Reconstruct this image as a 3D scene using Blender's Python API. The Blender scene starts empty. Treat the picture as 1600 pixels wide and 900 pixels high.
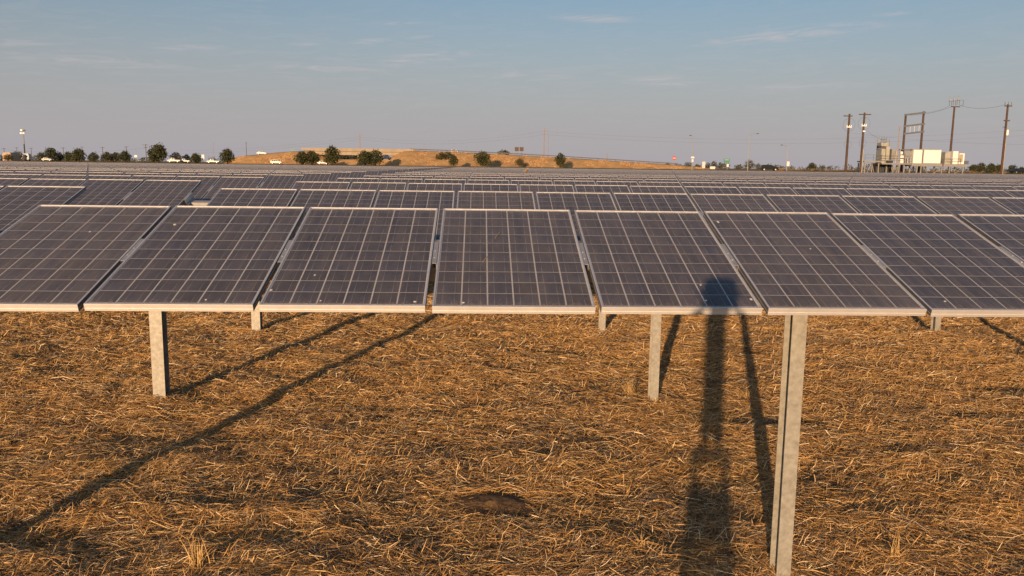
import bpy, bmesh, math, random
import numpy as np
from mathutils import Vector, Matrix
R = math.radians
S = bpy.context.scene
COL = S.collection

# ------------------------------------------------------------------ camera
CAM_H, F_PX = 2.984, 1286.4
PIT, ROLL, YAW = 0.1474, 0.01287, 0.0408
cam = bpy.data.objects.new('camera', bpy.data.cameras.new('camera'))
COL.objects.link(cam)
cam.data.sensor_width = 36.0
cam.data.lens = F_PX / 1600.0 * 36.0
cam.data.clip_start = 0.02
cam.data.clip_end = 20000.0
_r = Vector((math.cos(YAW), -math.sin(YAW), 0))
_u = Vector((math.sin(YAW) * math.sin(PIT), math.cos(YAW) * math.sin(PIT), math.cos(PIT)))
_f = Vector((math.sin(YAW) * math.cos(PIT), math.cos(YAW) * math.cos(PIT), -math.sin(PIT)))
c_right = _r * math.cos(ROLL) + _u * math.sin(ROLL)
c_up = -_r * math.sin(ROLL) + _u * math.cos(ROLL)
_m = Matrix((c_right, c_up, -_f)).transposed().to_4x4()
_m.translation = (0, 0, CAM_H)
cam.matrix_world = _m
S.camera = cam

# ------------------------------------------------------------------ light
SUN_EL, SUN_AZ = R(8.2), R(16.4)          # light travels towards azimuth +16 (right of +Y)
SUN_STRENGTH = 5.0
SKY_STRENGTH = 0.106
EXPOSURE = 0.15
sd = bpy.data.lights.new('sun', 'SUN')
sd.energy = SUN_STRENGTH
sd.angle = R(0.53)
sd.color = (1.0, 0.64, 0.36)
sun = bpy.data.objects.new('sun', sd)
COL.objects.link(sun)
sun_dir = Vector((math.sin(SUN_AZ) * math.cos(SUN_EL), math.cos(SUN_AZ) * math.cos(SUN_EL), -math.sin(SUN_EL)))
sun.rotation_euler = sun_dir.to_track_quat('-Z', 'Y').to_euler()
sun.location = (-10, -30, 12)

S.view_settings.view_transform = 'Standard'
S.view_settings.look = 'None'
S.view_settings.exposure = EXPOSURE
S.view_settings.gamma = 1.0
S.view_settings.use_curve_mapping = False
S.cycles.max_bounces = 6
S.cycles.diffuse_bounces = 3
S.cycles.glossy_bounces = 3
S.cycles.transparent_max_bounces = 12


def build_world():
    w = bpy.data.worlds.new('World')
    S.world = w
    w.use_nodes = True
    nt = w.node_tree
    nt.nodes.clear()
    N, Lk = nt.nodes.new, nt.links.new

    def math_(op, a, b=None, c=None):
        n = N('ShaderNodeMath')
        n.operation = op
        for i, v in enumerate((a, b, c)):
            if v is None:
                continue
            if isinstance(v, (int, float)):
                n.inputs[i].default_value = v
            else:
                Lk(v, n.inputs[i])
        return n.outputs[0]

    sky = N('ShaderNodeTexSky')
    sky.sky_type = 'NISHITA'
    sky.sun_disc = False
    sky.sun_elevation = SUN_EL
    sky.sun_rotation = R(180) + SUN_AZ
    sky.altitude = 50
    sky.air_density = 1.0
    sky.dust_density = 1.3
    sky.ozone_density = 2.5
    tc = N('ShaderNodeTexCoord')
    sep = N('ShaderNodeSeparateXYZ')
    Lk(tc.outputs['Generated'], sep.inputs[0])
    x, y, z = sep.outputs
    az = math_('MULTIPLY', math_('ARCTAN2', x, y), 57.29578)
    el = math_('MULTIPLY', math_('ARCSINE', z), 57.29578)
    # haze near the horizon, all round the sky: dusty mauve air of a dry evening
    hz = math_('POWER', 2.718, math_('MULTIPLY', math_('POWER', math_('DIVIDE', el, 9.0), 2.0), -1.0))
    hzm = N('ShaderNodeMix')
    hzm.data_type = 'RGBA'
    Lk(math_('MULTIPLY', hz, HAZE_AMT), hzm.inputs[0])
    Lk(sky.outputs[0], hzm.inputs[6])
    hzm.inputs[7].default_value = HAZE_COL
    # breakup noise stretched along the horizon
    cmb = N('ShaderNodeCombineXYZ')
    Lk(math_('MULTIPLY', az, 0.30), cmb.inputs[0])
    Lk(math_('MULTIPLY', math_('SUBTRACT', el, math_('MULTIPLY', az, .05)), 2.3), cmb.inputs[1])
    no = N('ShaderNodeTexNoise')
    no.inputs['Scale'].default_value = 1.0
    no.inputs['Detail'].default_value = 7.0
    no.inputs['Roughness'].default_value = 0.62
    no.inputs['Distortion'].default_value = 1.3
    Lk(cmb.outputs[0], no.inputs['Vector'])
    nval = no.outputs[0]
    # individual wisps: azimuth, elevation, half length, half height, slope, strength
    wisps = [(17.9, 8.5, 6.6, .50, .075, 1.0), (5.1, 9.75, 3.6, .34, -.04, .85), (-6.2, 7.0, 3.9, .62, .10, .8), (10.1, 5.7, 3.4, .40, .02, .8),
             (-20.9, 7.05, 2.6, .40, .04, .75), (-29.9, 6.6, 2.6, .30, 0, .6), (-12.3, 6.15, 5.5, .34, -.03, .7), (-9.7, 8.0, 1.7, .22, .08, .8),
             (-14.0, 7.6, 1.3, .18, .06, .8), (-6.4, 8.3, 1.3, .2, .1, .7), (-7.5, 9.2, 1.3, .15, .05, .7), (-18.4, 10.2, 3.0, .13, -.02, .75),
             (-25, 5.9, 7, .5, 0, .5), (1.0, 6.0, 5.0, .5, -.03, .5), (18.5, 5.2, 5, .4, .02, .35), (23.9, 9.4, 1.4, .16, .05, .7)]
    acc = None
    for (a0, e0, la, he, sl, st) in wisps:
        da = math_('SUBTRACT', az, a0 + 2.3)
        u = math_('DIVIDE', da, la)
        v = math_('DIVIDE', math_('SUBTRACT', math_('SUBTRACT', el, e0), math_('MULTIPLY', da, sl)), he)
        d = math_('SQRT', math_('ADD', math_('MULTIPLY', u, u), math_('MULTIPLY', v, v)))
        m = math_('MULTIPLY', math_('MAXIMUM', math_('SUBTRACT', 1.0, d), 0.0), st)
        acc = m if acc is None else math_('ADD', acc, m)
    mr = N('ShaderNodeMapRange')
    mr.inputs[1].default_value = 0.38
    mr.inputs[2].default_value = 0.72
    Lk(nval, mr.inputs[0])
    wm = math_('MINIMUM', math_('MULTIPLY', math_('MULTIPLY', acc, mr.outputs[0]), 1.15), 0.55)
    # broad faint veil over the whole sky
    mr2 = N('ShaderNodeMapRange')
    mr2.inputs[1].default_value = 0.48
    mr2.inputs[2].default_value = 0.85
    mr2.inputs[4].default_value = 0.26
    Lk(nval, mr2.inputs[0])
    band = math_('POWER', 2.718, math_('MULTIPLY', math_('POWER', math_('DIVIDE', math_('SUBTRACT', el, 6.5), 4.5), 2.0), -1.0))
    veil = math_('MULTIPLY', mr2.outputs[0], band)
    tot = math_('MINIMUM', math_('ADD', wm, veil), 0.7)
    mx = N('ShaderNodeMix')
    mx.data_type = 'RGBA'
    Lk(tot, mx.inputs[0])
    Lk(hzm.outputs[2], mx.inputs[6])
    mx.inputs[7].default_value = CLOUD_COL
    bg = N('ShaderNodeBackground')
    bg.inputs[1].default_value = SKY_STRENGTH
    Lk(mx.outputs[2], bg.inputs[0])
    out = N('ShaderNodeOutputWorld')
    Lk(bg.outputs[0], out.inputs[0])


HAZE_AMT = 0.92
HAZE_COL = (3.62, 3.36, 3.58, 1)
CLOUD_COL = (4.7, 4.3, 4.4, 1)
build_world()

# ------------------------------------------------------------------ helpers
rng = np.random.default_rng(7)
random.seed(7)


def ray(px, py):
    a, b = px - 800.0, py - 450.0
    return (c_right * (a / F_PX) - c_up * (b / F_PX) + _f)


def at(px, py, Y):
    """the place at distance Y (metres ahead) that lies in this direction"""
    d = ray(px, py)
    t = Y / d.y
    return Vector((d.x * t, Y, CAM_H + d.z * t))


def xat(px, Y, py=258.0):
    return at(px, py, Y).x


def smooth(a, b, v):
    t = np.clip((v - a) / (b - a), 0, 1)
    return t * t * (3 - 2 * t)


class VNoise:
    def __init__(self, seed):
        self.t = np.random.default_rng(seed).random((256, 256))

    def __call__(self, x, y):
        xi, yi = np.floor(x).astype(int), np.floor(y).astype(int)
        fx, fy = x - xi, y - yi
        fx, fy = fx * fx * (3 - 2 * fx), fy * fy * (3 - 2 * fy)
        t = self.t
        a, b = t[xi & 255, yi & 255], t[(xi + 1) & 255, yi & 255]
        c, d = t[xi & 255, (yi + 1) & 255], t[(xi + 1) & 255, (yi + 1) & 255]
        return (a * (1 - fx) + b * fx) * (1 - fy) + (c * (1 - fx) + d * fx) * fy


n1, n2, n3, n4, n5 = [VNoise(s) for s in (11, 12, 13, 14, 15)]


def far_rise(x, y):
    return 2.45 * smooth(139.0, 158.0, y)


def hgt(x, y):
    """height of the ground: raked straw bumps near by, a low bank beyond the field"""
    x, y = np.asarray(x, float), np.asarray(y, float)
    near = 1.0 - smooth(24.0, 40.0, np.hypot(x, y))
    h = (n1(x / 1.5 + 31, y / 1.1 + 9) - .5) * .075
    h += (n2(x / .55 + 7, y / .42 + 3) - .5) * .060
    h += (n3(x / .21 + 1, y / .17 + 5) - .5) * .034
    return h * near + far_rise(x, y) + (n4(x / 60, y / 60) - .5) * .6 * smooth(172, 240, y)


def link(name, data, parent=None, mats=(), kind=None):
    o = bpy.data.objects.new(name, data)
    COL.objects.link(o)
    if parent:
        o.parent = parent
    if kind:
        o['kind'] = kind
    return o


def thing(name, label, cat, loc=(0, 0, 0), rz=0.0, group=None):
    o = bpy.data.objects.new(name, None)
    o.empty_display_size = .2
    COL.objects.link(o)
    o.location = loc
    o.rotation_euler = (0, 0, rz)
    o['label'] = label
    o['category'] = cat
    if group:
        o['group'] = group
    return o


def tag(o, label, cat, group=None):
    o['label'] = label
    o['category'] = cat
    if group:
        o['group'] = group
    return o


class MB:
    """collects shapes and links them as one mesh"""

    def __init__(self):
        self.v, self.f, self.mi, self.uv = [], [], [], []

    def poly(self, pts, mi=0):
        n = len(self.v)
        self.v += [tuple(p) for p in pts]
        self.f.append(tuple(range(n, n + len(pts))))
        self.mi.append(mi)

    def box(self, c, s, mi=0, M=None):
        n = len(self.v)
        for dz in (-.5, .5):
            for dx, dy in ((-.5, -.5), (.5, -.5), (.5, .5), (-.5, .5)):
                p = Vector((dx * s[0], dy * s[1], dz * s[2]))
                if M:
                    p = M @ p
                self.v.append((c[0] + p.x, c[1] + p.y, c[2] + p.z))
        for q in ((3, 2, 1, 0), (4, 5, 6, 7), (0, 1, 5, 4), (1, 2, 6, 5), (2, 3, 7, 6), (3, 0, 4, 7)):
            self.f.append(tuple(n + i for i in q))
            self.mi.append(mi)
        return self

    def bar(self, a, b, w, h=None, mi=0):
        a, b = Vector(a), Vector(b)
        d = b - a
        q = d.to_track_quat('X', 'Z').to_matrix()
        return self.box((a + b) / 2, (d.length, w, h or w), mi, q)

    def tube(self, pts, rad, n=8, mi=0, cap=True):
        pts = [Vector(p) for p in pts]
        rads = rad if isinstance(rad, (list, tuple)) else [rad] * len(pts)
        base = len(self.v)
        for i, p in enumerate(pts):
            d = (pts[min(i + 1, len(pts) - 1)] - pts[max(i - 1, 0)]).normalized()
            ref = Vector((0, 0, 1)) if abs(d.z) < .9 else Vector((1, 0, 0))
            s = d.cross(ref).normalized()
            t = s.cross(d)
            for k in range(n):
                a = 2 * math.pi * k / n
                self.v.append(tuple(p + (s * math.cos(a) + t * math.sin(a)) * rads[i]))
        for i in range(len(pts) - 1):
            for k in range(n):
                k2 = (k + 1) % n
                self.f.append((base + i * n + k, base + i * n + k2, base + (i + 1) * n + k2, base + (i + 1) * n + k))
                self.mi.append(mi)
        if cap:
            self.f.append(tuple(base + k for k in range(n))[::-1])
            self.f.append(tuple(base + (len(pts) - 1) * n + k for k in range(n)))
            self.mi += [mi, mi]
        return self

    def prism(self, prof, x0, x1, mi=0, axis='y'):
        """closed 2D outline (a,z) swept along the given axis"""
        n = len(self.v)
        m = len(prof)
        for t in (x0, x1):
            for a, z in prof:
                self.v.append((a, t, z) if axis == 'y' else (t, a, z))
        for k in range(m):
            k2 = (k + 1) % m
            self.f.append((n + k, n + k2, n + m + k2, n + m + k))
            self.mi.append(mi)
        self.f.append(tuple(n + k for k in range(m))[::-1])
        self.f.append(tuple(n + m + k for k in range(m)))
        self.mi += [mi, mi]
        return self

    def mesh(self, name, mats, smooth_=False):
        me = bpy.data.meshes.new(name)
        me.from_pydata(self.v, [], self.f)
        if not isinstance(mats, (list, tuple)):
            mats = [mats]
        for m in mats:
            me.materials.append(m)
        if len(mats) > 1:
            me.polygons.foreach_set('material_index', self.mi)
        bm = bmesh.new()
        bm.from_mesh(me)
        bmesh.ops.recalc_face_normals(bm, faces=bm.faces)
        bm.to_mesh(me)
        bm.free()
        if smooth_:
            me.polygons.foreach_set('use_smooth', [True] * len(me.polygons))
        me.update()
        return me

    def build(self, name, mats, parent=None, smooth_=False, kind=None):
        return link(name, self.mesh(name, mats, smooth_), parent, kind=kind)


def np_mesh(name, verts, faces, mats, attr=None, mat_idx=None, uv=None):
    me = bpy.data.meshes.new(name)
    nv, nf, k = len(verts), len(faces), faces.shape[1]
    me.vertices.add(nv)
    me.vertices.foreach_set('co', np.ascontiguousarray(verts, dtype=np.float32).ravel())
    me.loops.add(nf * k)
    me.loops.foreach_set('vertex_index', np.ascontiguousarray(faces, dtype=np.int32).ravel())
    me.polygons.add(nf)
    me.polygons.foreach_set('loop_start', np.arange(0, nf * k, k, dtype=np.int32))
    for m in mats:
        me.materials.append(m)
    if mat_idx is not None:
        me.polygons.foreach_set('material_index', np.ascontiguousarray(mat_idx, dtype=np.int32))
    if attr is not None:
        a = me.color_attributes.new('tint', 'FLOAT_COLOR', 'POINT')
        a.data.foreach_set('color', np.ascontiguousarray(attr, dtype=np.float32).ravel())
    if uv is not None:
        u = me.uv_layers.new(name='UVMap')
        u.data.foreach_set('uv', np.ascontiguousarray(uv, dtype=np.float32).ravel())
    me.update(calc_edges=True)
    me.validate()
    return me


# ------------------------------------------------------------------ materials
def new_mat(name):
    m = bpy.data.materials.new(name)
    m.use_nodes = True
    nt = m.node_tree
    return m, nt, nt.nodes['Principled BSDF']


def mat(name, col, rough=.6, metal=0.0, var=0.0, scale=3.0, bump=0.0, spec=.5, col2=None, detail=5.0, coord='Object'):
    m, nt, p = new_mat(name)
    p.inputs['Roughness'].default_value = rough
    p.inputs['Metallic'].default_value = metal
    p.inputs['Specular IOR Level'].default_value = spec
    p.inputs['Base Color'].default_value = (*col, 1)
    if var or col2 or bump:
        tc = nt.nodes.new('ShaderNodeTexCoord')
        no = nt.nodes.new('ShaderNodeTexNoise')
        no.inputs['Scale'].default_value = scale
        no.inputs['Detail'].default_value = detail
        no.inputs['Roughness'].default_value = .65
        nt.links.new(tc.outputs[coord], no.inputs['Vector'])
        cr = nt.nodes.new('ShaderNodeValToRGB')
        cr.color_ramp.elements[0].position = .3
        cr.color_ramp.elements[1].position = .7
        c2 = col2 or tuple(min(1, c * (1 + var)) for c in col)
        c1 = col if col2 else tuple(c * (1 - var) for c in col)
        cr.color_ramp.elements[0].color = (*c1, 1)
        cr.color_ramp.elements[1].color = (*c2, 1)
        nt.links.new(no.outputs[0], cr.inputs[0])
        nt.links.new(cr.outputs[0], p.inputs['Base Color'])
        if bump:
            b = nt.nodes.new('ShaderNodeBump')
            b.inputs['Strength'].default_value = bump
            b.inputs['Distance'].default_value = .02
            nt.links.new(no.outputs[0], b.inputs['Height'])
            nt.links.new(b.outputs[0], p.inputs['Normal'])
    return m


M = {}
M['alu'] = mat('anodised_aluminium', (.90, .89, .87), .60, .86, .05, 14)
M['frame_side'] = mat('grimy_frame_side', (.15, .155, .165), .6, .3, .2, 10)  # dull grey puts the shade of the panel gaps into the colour
M['backsheet'] = mat('white_backsheet', (.88, .87, .85), .5, 0, .04, 8)
M['galv'] = mat('galvanised_steel', (.26, .255, .22), .5, .25, .0, 22, 0, .4, (.44, .43, .38), 9)
M['galv_tube'] = mat('galvanised_tube', (.60, .60, .59), .6, .8, .10, 9)
M['dropping'] = mat('bird_dropping', (.75, .74, .70), .8)
M['soil'] = mat('dug_soil', (.17, .10, .045), .95, 0, .45, 40, .6)
M['wood_pole'] = mat('weathered_pole_wood', (.085, .052, .034), .85, 0, .35, 2.0, .2)
M['wood_pale'] = mat('pale_pole_wood', (.34, .24, .16), .85, 0, .25, 2.0)
M['steel_grey'] = mat('grey_steel', (.15, .165, .185), .5, .4, .1, 2)
M['steel_pale'] = mat('pale_galvanised', (.30, .30, .28), .55, .3, .15, 2)
M['white_paint'] = mat('white_enamel', (.84, .83, .80), .45, 0, .03, .6)
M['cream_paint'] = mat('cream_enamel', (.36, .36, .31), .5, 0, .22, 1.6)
M['tan_louvre'] = mat('tan_louvre', (.40, .35, .26), .6, 0, .1, 6)
M['porcelain'] = mat('grey_porcelain', (.24, .26, .29), .3)
M['dark_steel'] = mat('dark_steel', (.05, .05, .055), .5, .3)
M['black'] = mat('black_rubber', (.02, .02, .02), .8)
M['conductor'] = mat('cable', (.10, .10, .11), .6)
M['wire'] = mat('overhead_wire', (.13, .13, .14), .5, .3)
M['asphalt'] = mat('asphalt', (.055, .053, .052), .9, 0, .2, 1.5)
M['concrete'] = mat('bridge_concrete', (.36, .30, .22), .85, 0, .15, .35)
M['guard'] = mat('guard_rail_steel', (.12, .11, .10), .7, .2, .2, 1)
M['glass_dark'] = mat('vehicle_glass', (.02, .025, .03), .08)
M['tyre'] = M['black']
M['hub'] = mat('wheel_hub', (.45, .45, .45), .4, .6)
M['car_white'] = mat('white_car_paint', (.55, .55, .54), .3)
M['car_black'] = mat('dark_green_car_paint', (.012, .017, .018), .18)
M['car_grey'] = mat('blue_grey_paint', (.28, .31, .36), .4)
M['lamp'] = mat('headlamp_lens', (.8, .8, .78), .2)
M['red'] = mat('red_sign', (.45, .07, .06), .5)
M['green'] = mat('green_sign', (.06, .24, .18), .5)
M['brown_sign'] = mat('sign_back', (.11, .075, .055), .8)
M['sign_white'] = mat('white_sign', (.75, .74, .72), .5)
M['house_wall'] = mat('tan_stucco', (.55, .40, .24), .9, 0, .06, .8)
M['house_roof'] = mat('brown_roof', (.30, .19, .11), .9, 0, .1, .8)
M['bark'] = mat('tree_bark', (.09, .065, .045), .95, 0, .3, 3)
M['skin'] = mat('skin', (.5, .3, .21), .6)
M['shirt'] = mat('dark_blue_shirt', (.03, .045, .09), .9)
M['trouser'] = mat('grey_trousers', (.09, .085, .08), .9)
M['ladder'] = mat('ladder_aluminium', (.55, .55, .55), .45, .6)
M['cone'] = mat('tan_feathers', (.33, .20, .11), .8)


def attr_mat(name, rough=.75, spec=.25, trans=0.0):
    m, nt, p = new_mat(name)
    a = nt.nodes.new('ShaderNodeAttribute')
    a.attribute_name = 'tint'
    nt.links.new(a.outputs['Color'], p.inputs['Base Color'])
    p.inputs['Roughness'].default_value = rough
    p.inputs['Specular IOR Level'].default_value = spec
    return m


M['straw'] = attr_mat('straw', .62, .35)
M['leaf'] = attr_mat('leaf', .6, .3)


def cell_material():
    m, nt, p = new_mat('solar_cell')
    N, Lk = nt.nodes.new, nt.links.new
    uv = N('ShaderNodeUVMap')
    sep = N('ShaderNodeSeparateXYZ')
    Lk(uv.outputs[0], sep.inputs[0])

    def mt(op, a, b=None):
        n = N('ShaderNodeMath')
        n.operation = op
        for i, v in enumerate((a, b)):
            if v is None:
                continue
            if isinstance(v, (int, float)):
                n.inputs[i].default_value = v
            else:
                Lk(v, n.inputs[i])
        return n.outputs[0]
    u = mt('FRACT', sep.outputs[0])
    # two silver bus bars at a quarter and three quarters of the cell width
    d = mt('ABSOLUTE', mt('SUBTRACT', mt('ABSOLUTE', mt('SUBTRACT', u, .5)), .25))
    bus = mt('LESS_THAN', d, .009)
    # crystal grain, different in each cell
    tc = N('ShaderNodeTexCoord')
    vor = N('ShaderNodeTexVoronoi')
    vor.inputs['Scale'].default_value = 9.0
    Lk(uv.outputs[0], vor.inputs['Vector'])
    cr = N('ShaderNodeMix')
    cr.data_type = 'RGBA'
    cr.inputs[6].default_value = (.010, .014, .034, 1)
    cr.inputs[7].default_value = (.024, .030, .062, 1)
    g = N('ShaderNodeSeparateColor')
    Lk(vor.outputs['Color'], g.inputs[0])
    Lk(g.outputs[0], cr.inputs[0])
    mx = N('ShaderNodeMix')
    mx.data_type = 'RGBA'
    Lk(bus, mx.inputs[0])
    fl = N('ShaderNodeVectorMath')
    fl.operation = 'FLOOR'
    Lk(uv.outputs[0], fl.inputs[0])
    oi = N('ShaderNodeObjectInfo')
    wn = N('ShaderNodeTexWhiteNoise')
    wn.noise_dimensions = '4D'
    Lk(fl.outputs[0], wn.inputs['Vector'])
    Lk(oi.outputs['Random'], wn.inputs['W'])
    tone = N('ShaderNodeMapRange')
    tone.inputs[3].default_value = .6
    tone.inputs[4].default_value = 1.7
    Lk(wn.outputs['Value'], tone.inputs[0])
    sc = N('ShaderNodeVectorMath')
    sc.operation = 'SCALE'
    Lk(cr.outputs[2], sc.inputs[0])
    Lk(tone.outputs[0], sc.inputs['Scale'])
    Lk(sc.outputs[0], mx.inputs[6])
    mx.inputs[7].default_value = (.27, .265, .26, 1)
    Lk(mx.outputs[2], p.inputs['Base Color'])
    p.inputs['Roughness'].default_value = .45
    p.inputs['Specular IOR Level'].default_value = .3
    return m


def glass_material():
    """tempered cover glass with a film of field dust"""
    m, nt, p = new_mat('dusty_cover_glass')
    N, Lk = nt.nodes.new, nt.links.new
    nt.nodes.remove(p)
    out = nt.nodes['Material Output']
    tr = N('ShaderNodeBsdfTransparent')
    tr.inputs[0].default_value = (.93, .94, .95, 1)
    gl = N('ShaderNodeBsdfGlossy')
    gl.inputs['Roughness'].default_value = .16
    fr = N('ShaderNodeFresnel')
    geo_ = N('ShaderNodeNewGeometry')
    ior = N('ShaderNodeMix')                     # same index whichever side the light comes from (thin sheet)
    ior.data_type = 'FLOAT'
    ior.inputs[2].default_value = 1.40
    ior.inputs[3].default_value = 1.0 / 1.40
    Lk(geo_.outputs['Backfacing'], ior.inputs[0])
    Lk(ior.outputs[0], fr.inputs[0])
    m1 = N('ShaderNodeMixShader')
    Lk(fr.outputs[0], m1.inputs[0])
    Lk(tr.outputs[0], m1.inputs[1])
    Lk(gl.outputs[0], m1.inputs[2])
    du = N('ShaderNodeBsdfDiffuse')
    du.inputs[0].default_value = (.35, .315, .30, 1)
    tc = N('ShaderNodeTexCoord')
    mp = N('ShaderNodeMapping')
    mp.inputs['Scale'].default_value = (9.0, 1.6, 1.0)       # rain streaks down the slope
    geo = N('ShaderNodeObjectInfo')
    ad = N('ShaderNodeVectorMath')
    ad.operation = 'ADD'
    Lk(tc.outputs['Object'], mp.inputs[0])
    Lk(mp.outputs[0], ad.inputs[0])
    Lk(geo.outputs['Location'], ad.inputs[1])
    n1_ = N('ShaderNodeTexNoise')
    n1_.inputs['Scale'].default_value = 1.6
    n1_.inputs['Detail'].default_value = 6
    n1_.inputs['Roughness'].default_value = .7
    Lk(ad.outputs[0], n1_.inputs['Vector'])
    mr = N('ShaderNodeMapRange')
    mr.inputs[1].default_value = .3
    mr.inputs[2].default_value = .75
    mr.inputs[3].default_value = DUST_LO
    mr.inputs[4].default_value = DUST_HI
    Lk(n1_.outputs[0], mr.inputs[0])
    so = N('ShaderNodeSeparateXYZ')
    Lk(tc.outputs['Object'], so.inputs[0])
    nd = N('ShaderNodeTexNoise')
    nd.inputs['Scale'].default_value = 11
    nd.inputs['Detail'].default_value = 5
    Lk(ad.outputs[0], nd.inputs['Vector'])
    wob = N('ShaderNodeMath')
    wob.operation = 'MULTIPLY_ADD'
    Lk(nd.outputs[0], wob.inputs[0])
    wob.inputs[1].default_value = .22
    Lk(so.outputs[1], wob.inputs[2])
    edge = N('ShaderNodeMapRange')
    edge.inputs[1].default_value = -.655
    edge.inputs[2].default_value = -.715
    edge.inputs[3].default_value = 0.0
    edge.inputs[4].default_value = .30
    Lk(wob.outputs[0], edge.inputs[0])
    rn = N('ShaderNodeMapRange')
    rn.inputs[3].default_value = -.035
    rn.inputs[4].default_value = .045
    Lk(geo.outputs['Random'], rn.inputs[0])
    s1 = N('ShaderNodeMath')
    s1.operation = 'ADD'
    Lk(mr.outputs[0], s1.inputs[0])
    Lk(edge.outputs[0], s1.inputs[1])
    s2 = N('ShaderNodeMath')
    s2.operation = 'ADD'
    Lk(s1.outputs[0], s2.inputs[0])
    Lk(rn.outputs[0], s2.inputs[1])
    m2 = N('ShaderNodeMixShader')
    Lk(s2.outputs[0], m2.inputs[0])
    Lk(m1.outputs[0], m2.inputs[1])
    Lk(du.outputs[0], m2.inputs[2])
    Lk(m2.outputs[0], out.inputs['Surface'])
    return m


DUST_LO, DUST_HI = .16, .37
M['cell'] = cell_material()
M['glass'] = glass_material()


def ground_material():
    m, nt, p = new_mat('straw_ground')
    N, Lk = nt.nodes.new, nt.links.new
    tc = N('ShaderNodeTexCoord')

    def noise(scale, detail=6, stretch=None, rough=.65):
        n = N('ShaderNodeTexNoise')
        n.inputs['Scale'].default_value = scale
        n.inputs['Detail'].default_value = detail
        n.inputs['Roughness'].default_value = rough
        if stretch:
            mp = N('ShaderNodeMapping')
            mp.inputs['Scale'].default_value = stretch
            Lk(tc.outputs['Object'], mp.inputs[0])
            Lk(mp.outputs[0], n.inputs['Vector'])
        else:
            Lk(tc.outputs['Object'], n.inputs['Vector'])
        return n.outputs[0]
    fine = noise(14, 8, (1, 2.2, 1), .75)
    cr = N('ShaderNodeValToRGB')
    cr.color_ramp.elements[0].position = .32
    cr.color_ramp.elements[1].position = .70
    cr.color_ramp.elements[0].color = (.10, .066, .034, 1)
    cr.color_ramp.elements[1].color = (.33, .205, .085, 1)
    Lk(fine, cr.inputs[0])
    big = noise(.012, 4, None, .6)
    cr2 = N('ShaderNodeValToRGB')
    e = cr2.color_ramp.elements
    e[0].position, e[0].color = .36, (.16, .14, .055, 1)
    e[1].position, e[1].color = .60, (.44, .285, .12, 1)
    Lk(big, cr2.inputs[0])
    sep = N('ShaderNodeSeparateXYZ')
    Lk(tc.outputs['Object'], sep.inputs[0])
    mr = N('ShaderNodeMapRange')
    mr.inputs[1].default_value = 150
    mr.inputs[2].default_value = 300
    Lk(sep.outputs[1], mr.inputs[0])
    near = N('ShaderNodeMapRange')
    near.inputs[1].default_value = 136
    near.inputs[2].default_value = 138
    Lk(sep.outputs[1], near.inputs[0])
    gold = N('ShaderNodeMix')
    gold.data_type = 'RGBA'
    Lk(near.outputs[0], gold.inputs[0])
    Lk(cr.outputs[0], gold.inputs[6])
    gold.inputs[7].default_value = (.47, .29, .12, 1)
    mx = N('ShaderNodeMix')
    mx.data_type = 'RGBA'
    Lk(mr.outputs[0], mx.inputs[0])
    Lk(gold.outputs[2], mx.inputs[6])
    Lk(cr2.outputs[0], mx.inputs[7])
    Lk(mx.outputs[2], p.inputs['Base Color'])
    p.inputs['Roughness'].default_value = .95
    p.inputs['Specular IOR Level'].default_value = .1
    b = N('ShaderNodeBump')
    b.inputs['Strength'].default_value = .8
    b.inputs['Distance'].default_value = .03
    Lk(fine, b.inputs['Height'])
    Lk(b.outputs[0], p.inputs['Normal'])
    return m


M['ground'] = ground_material()
M['dry_grass'] = mat('dry_grass_bank', (.38, .225, .10), .95, 0, 0, .30, .9, .1, (.66, .43, .20), 12)

# ------------------------------------------------------------------ ground
def axis_lines(lo, hi, step, far):
    fine = np.arange(lo, hi + 1e-6, step)
    out = [hi]
    s = step
    while out[-1] < far:
        s *= 1.35
        out.append(out[-1] + s)
    neg = [lo]
    s = step
    while neg[-1] > -far:
        s *= 1.35
        neg.append(neg[-1] - s)
    return np.concatenate([np.array(neg[:0:-1]), fine, np.array(out[1:])])


gx = axis_lines(-13.0, 14.0, .11, 9000)
gy = np.unique(np.concatenate([axis_lines(3.0, 22.0, .11, 9000), np.arange(134, 260, 3.0)]))
GX, GY = np.meshgrid(gx, gy)
GZ = hgt(GX, GY) - .022
nx, ny = len(gx), len(gy)
idx = np.arange(nx * ny).reshape(ny, nx)
gf = np.stack([idx[:-1, :-1], idx[:-1, 1:], idx[1:, 1:], idx[1:, :-1]], -1).reshape(-1, 4)
gme = np_mesh('ground', np.stack([GX, GY, GZ], -1).reshape(-1, 3), gf, [M['ground']])
ground = link('ground', gme, kind='structure')
gme.polygons.foreach_set('use_smooth', [True] * len(gme.polygons))

# ------------------------------------------------------------------ loose straw on the ground
BARE = (.165, 6.93)              # scraped patch of earth left open in the straw


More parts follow.
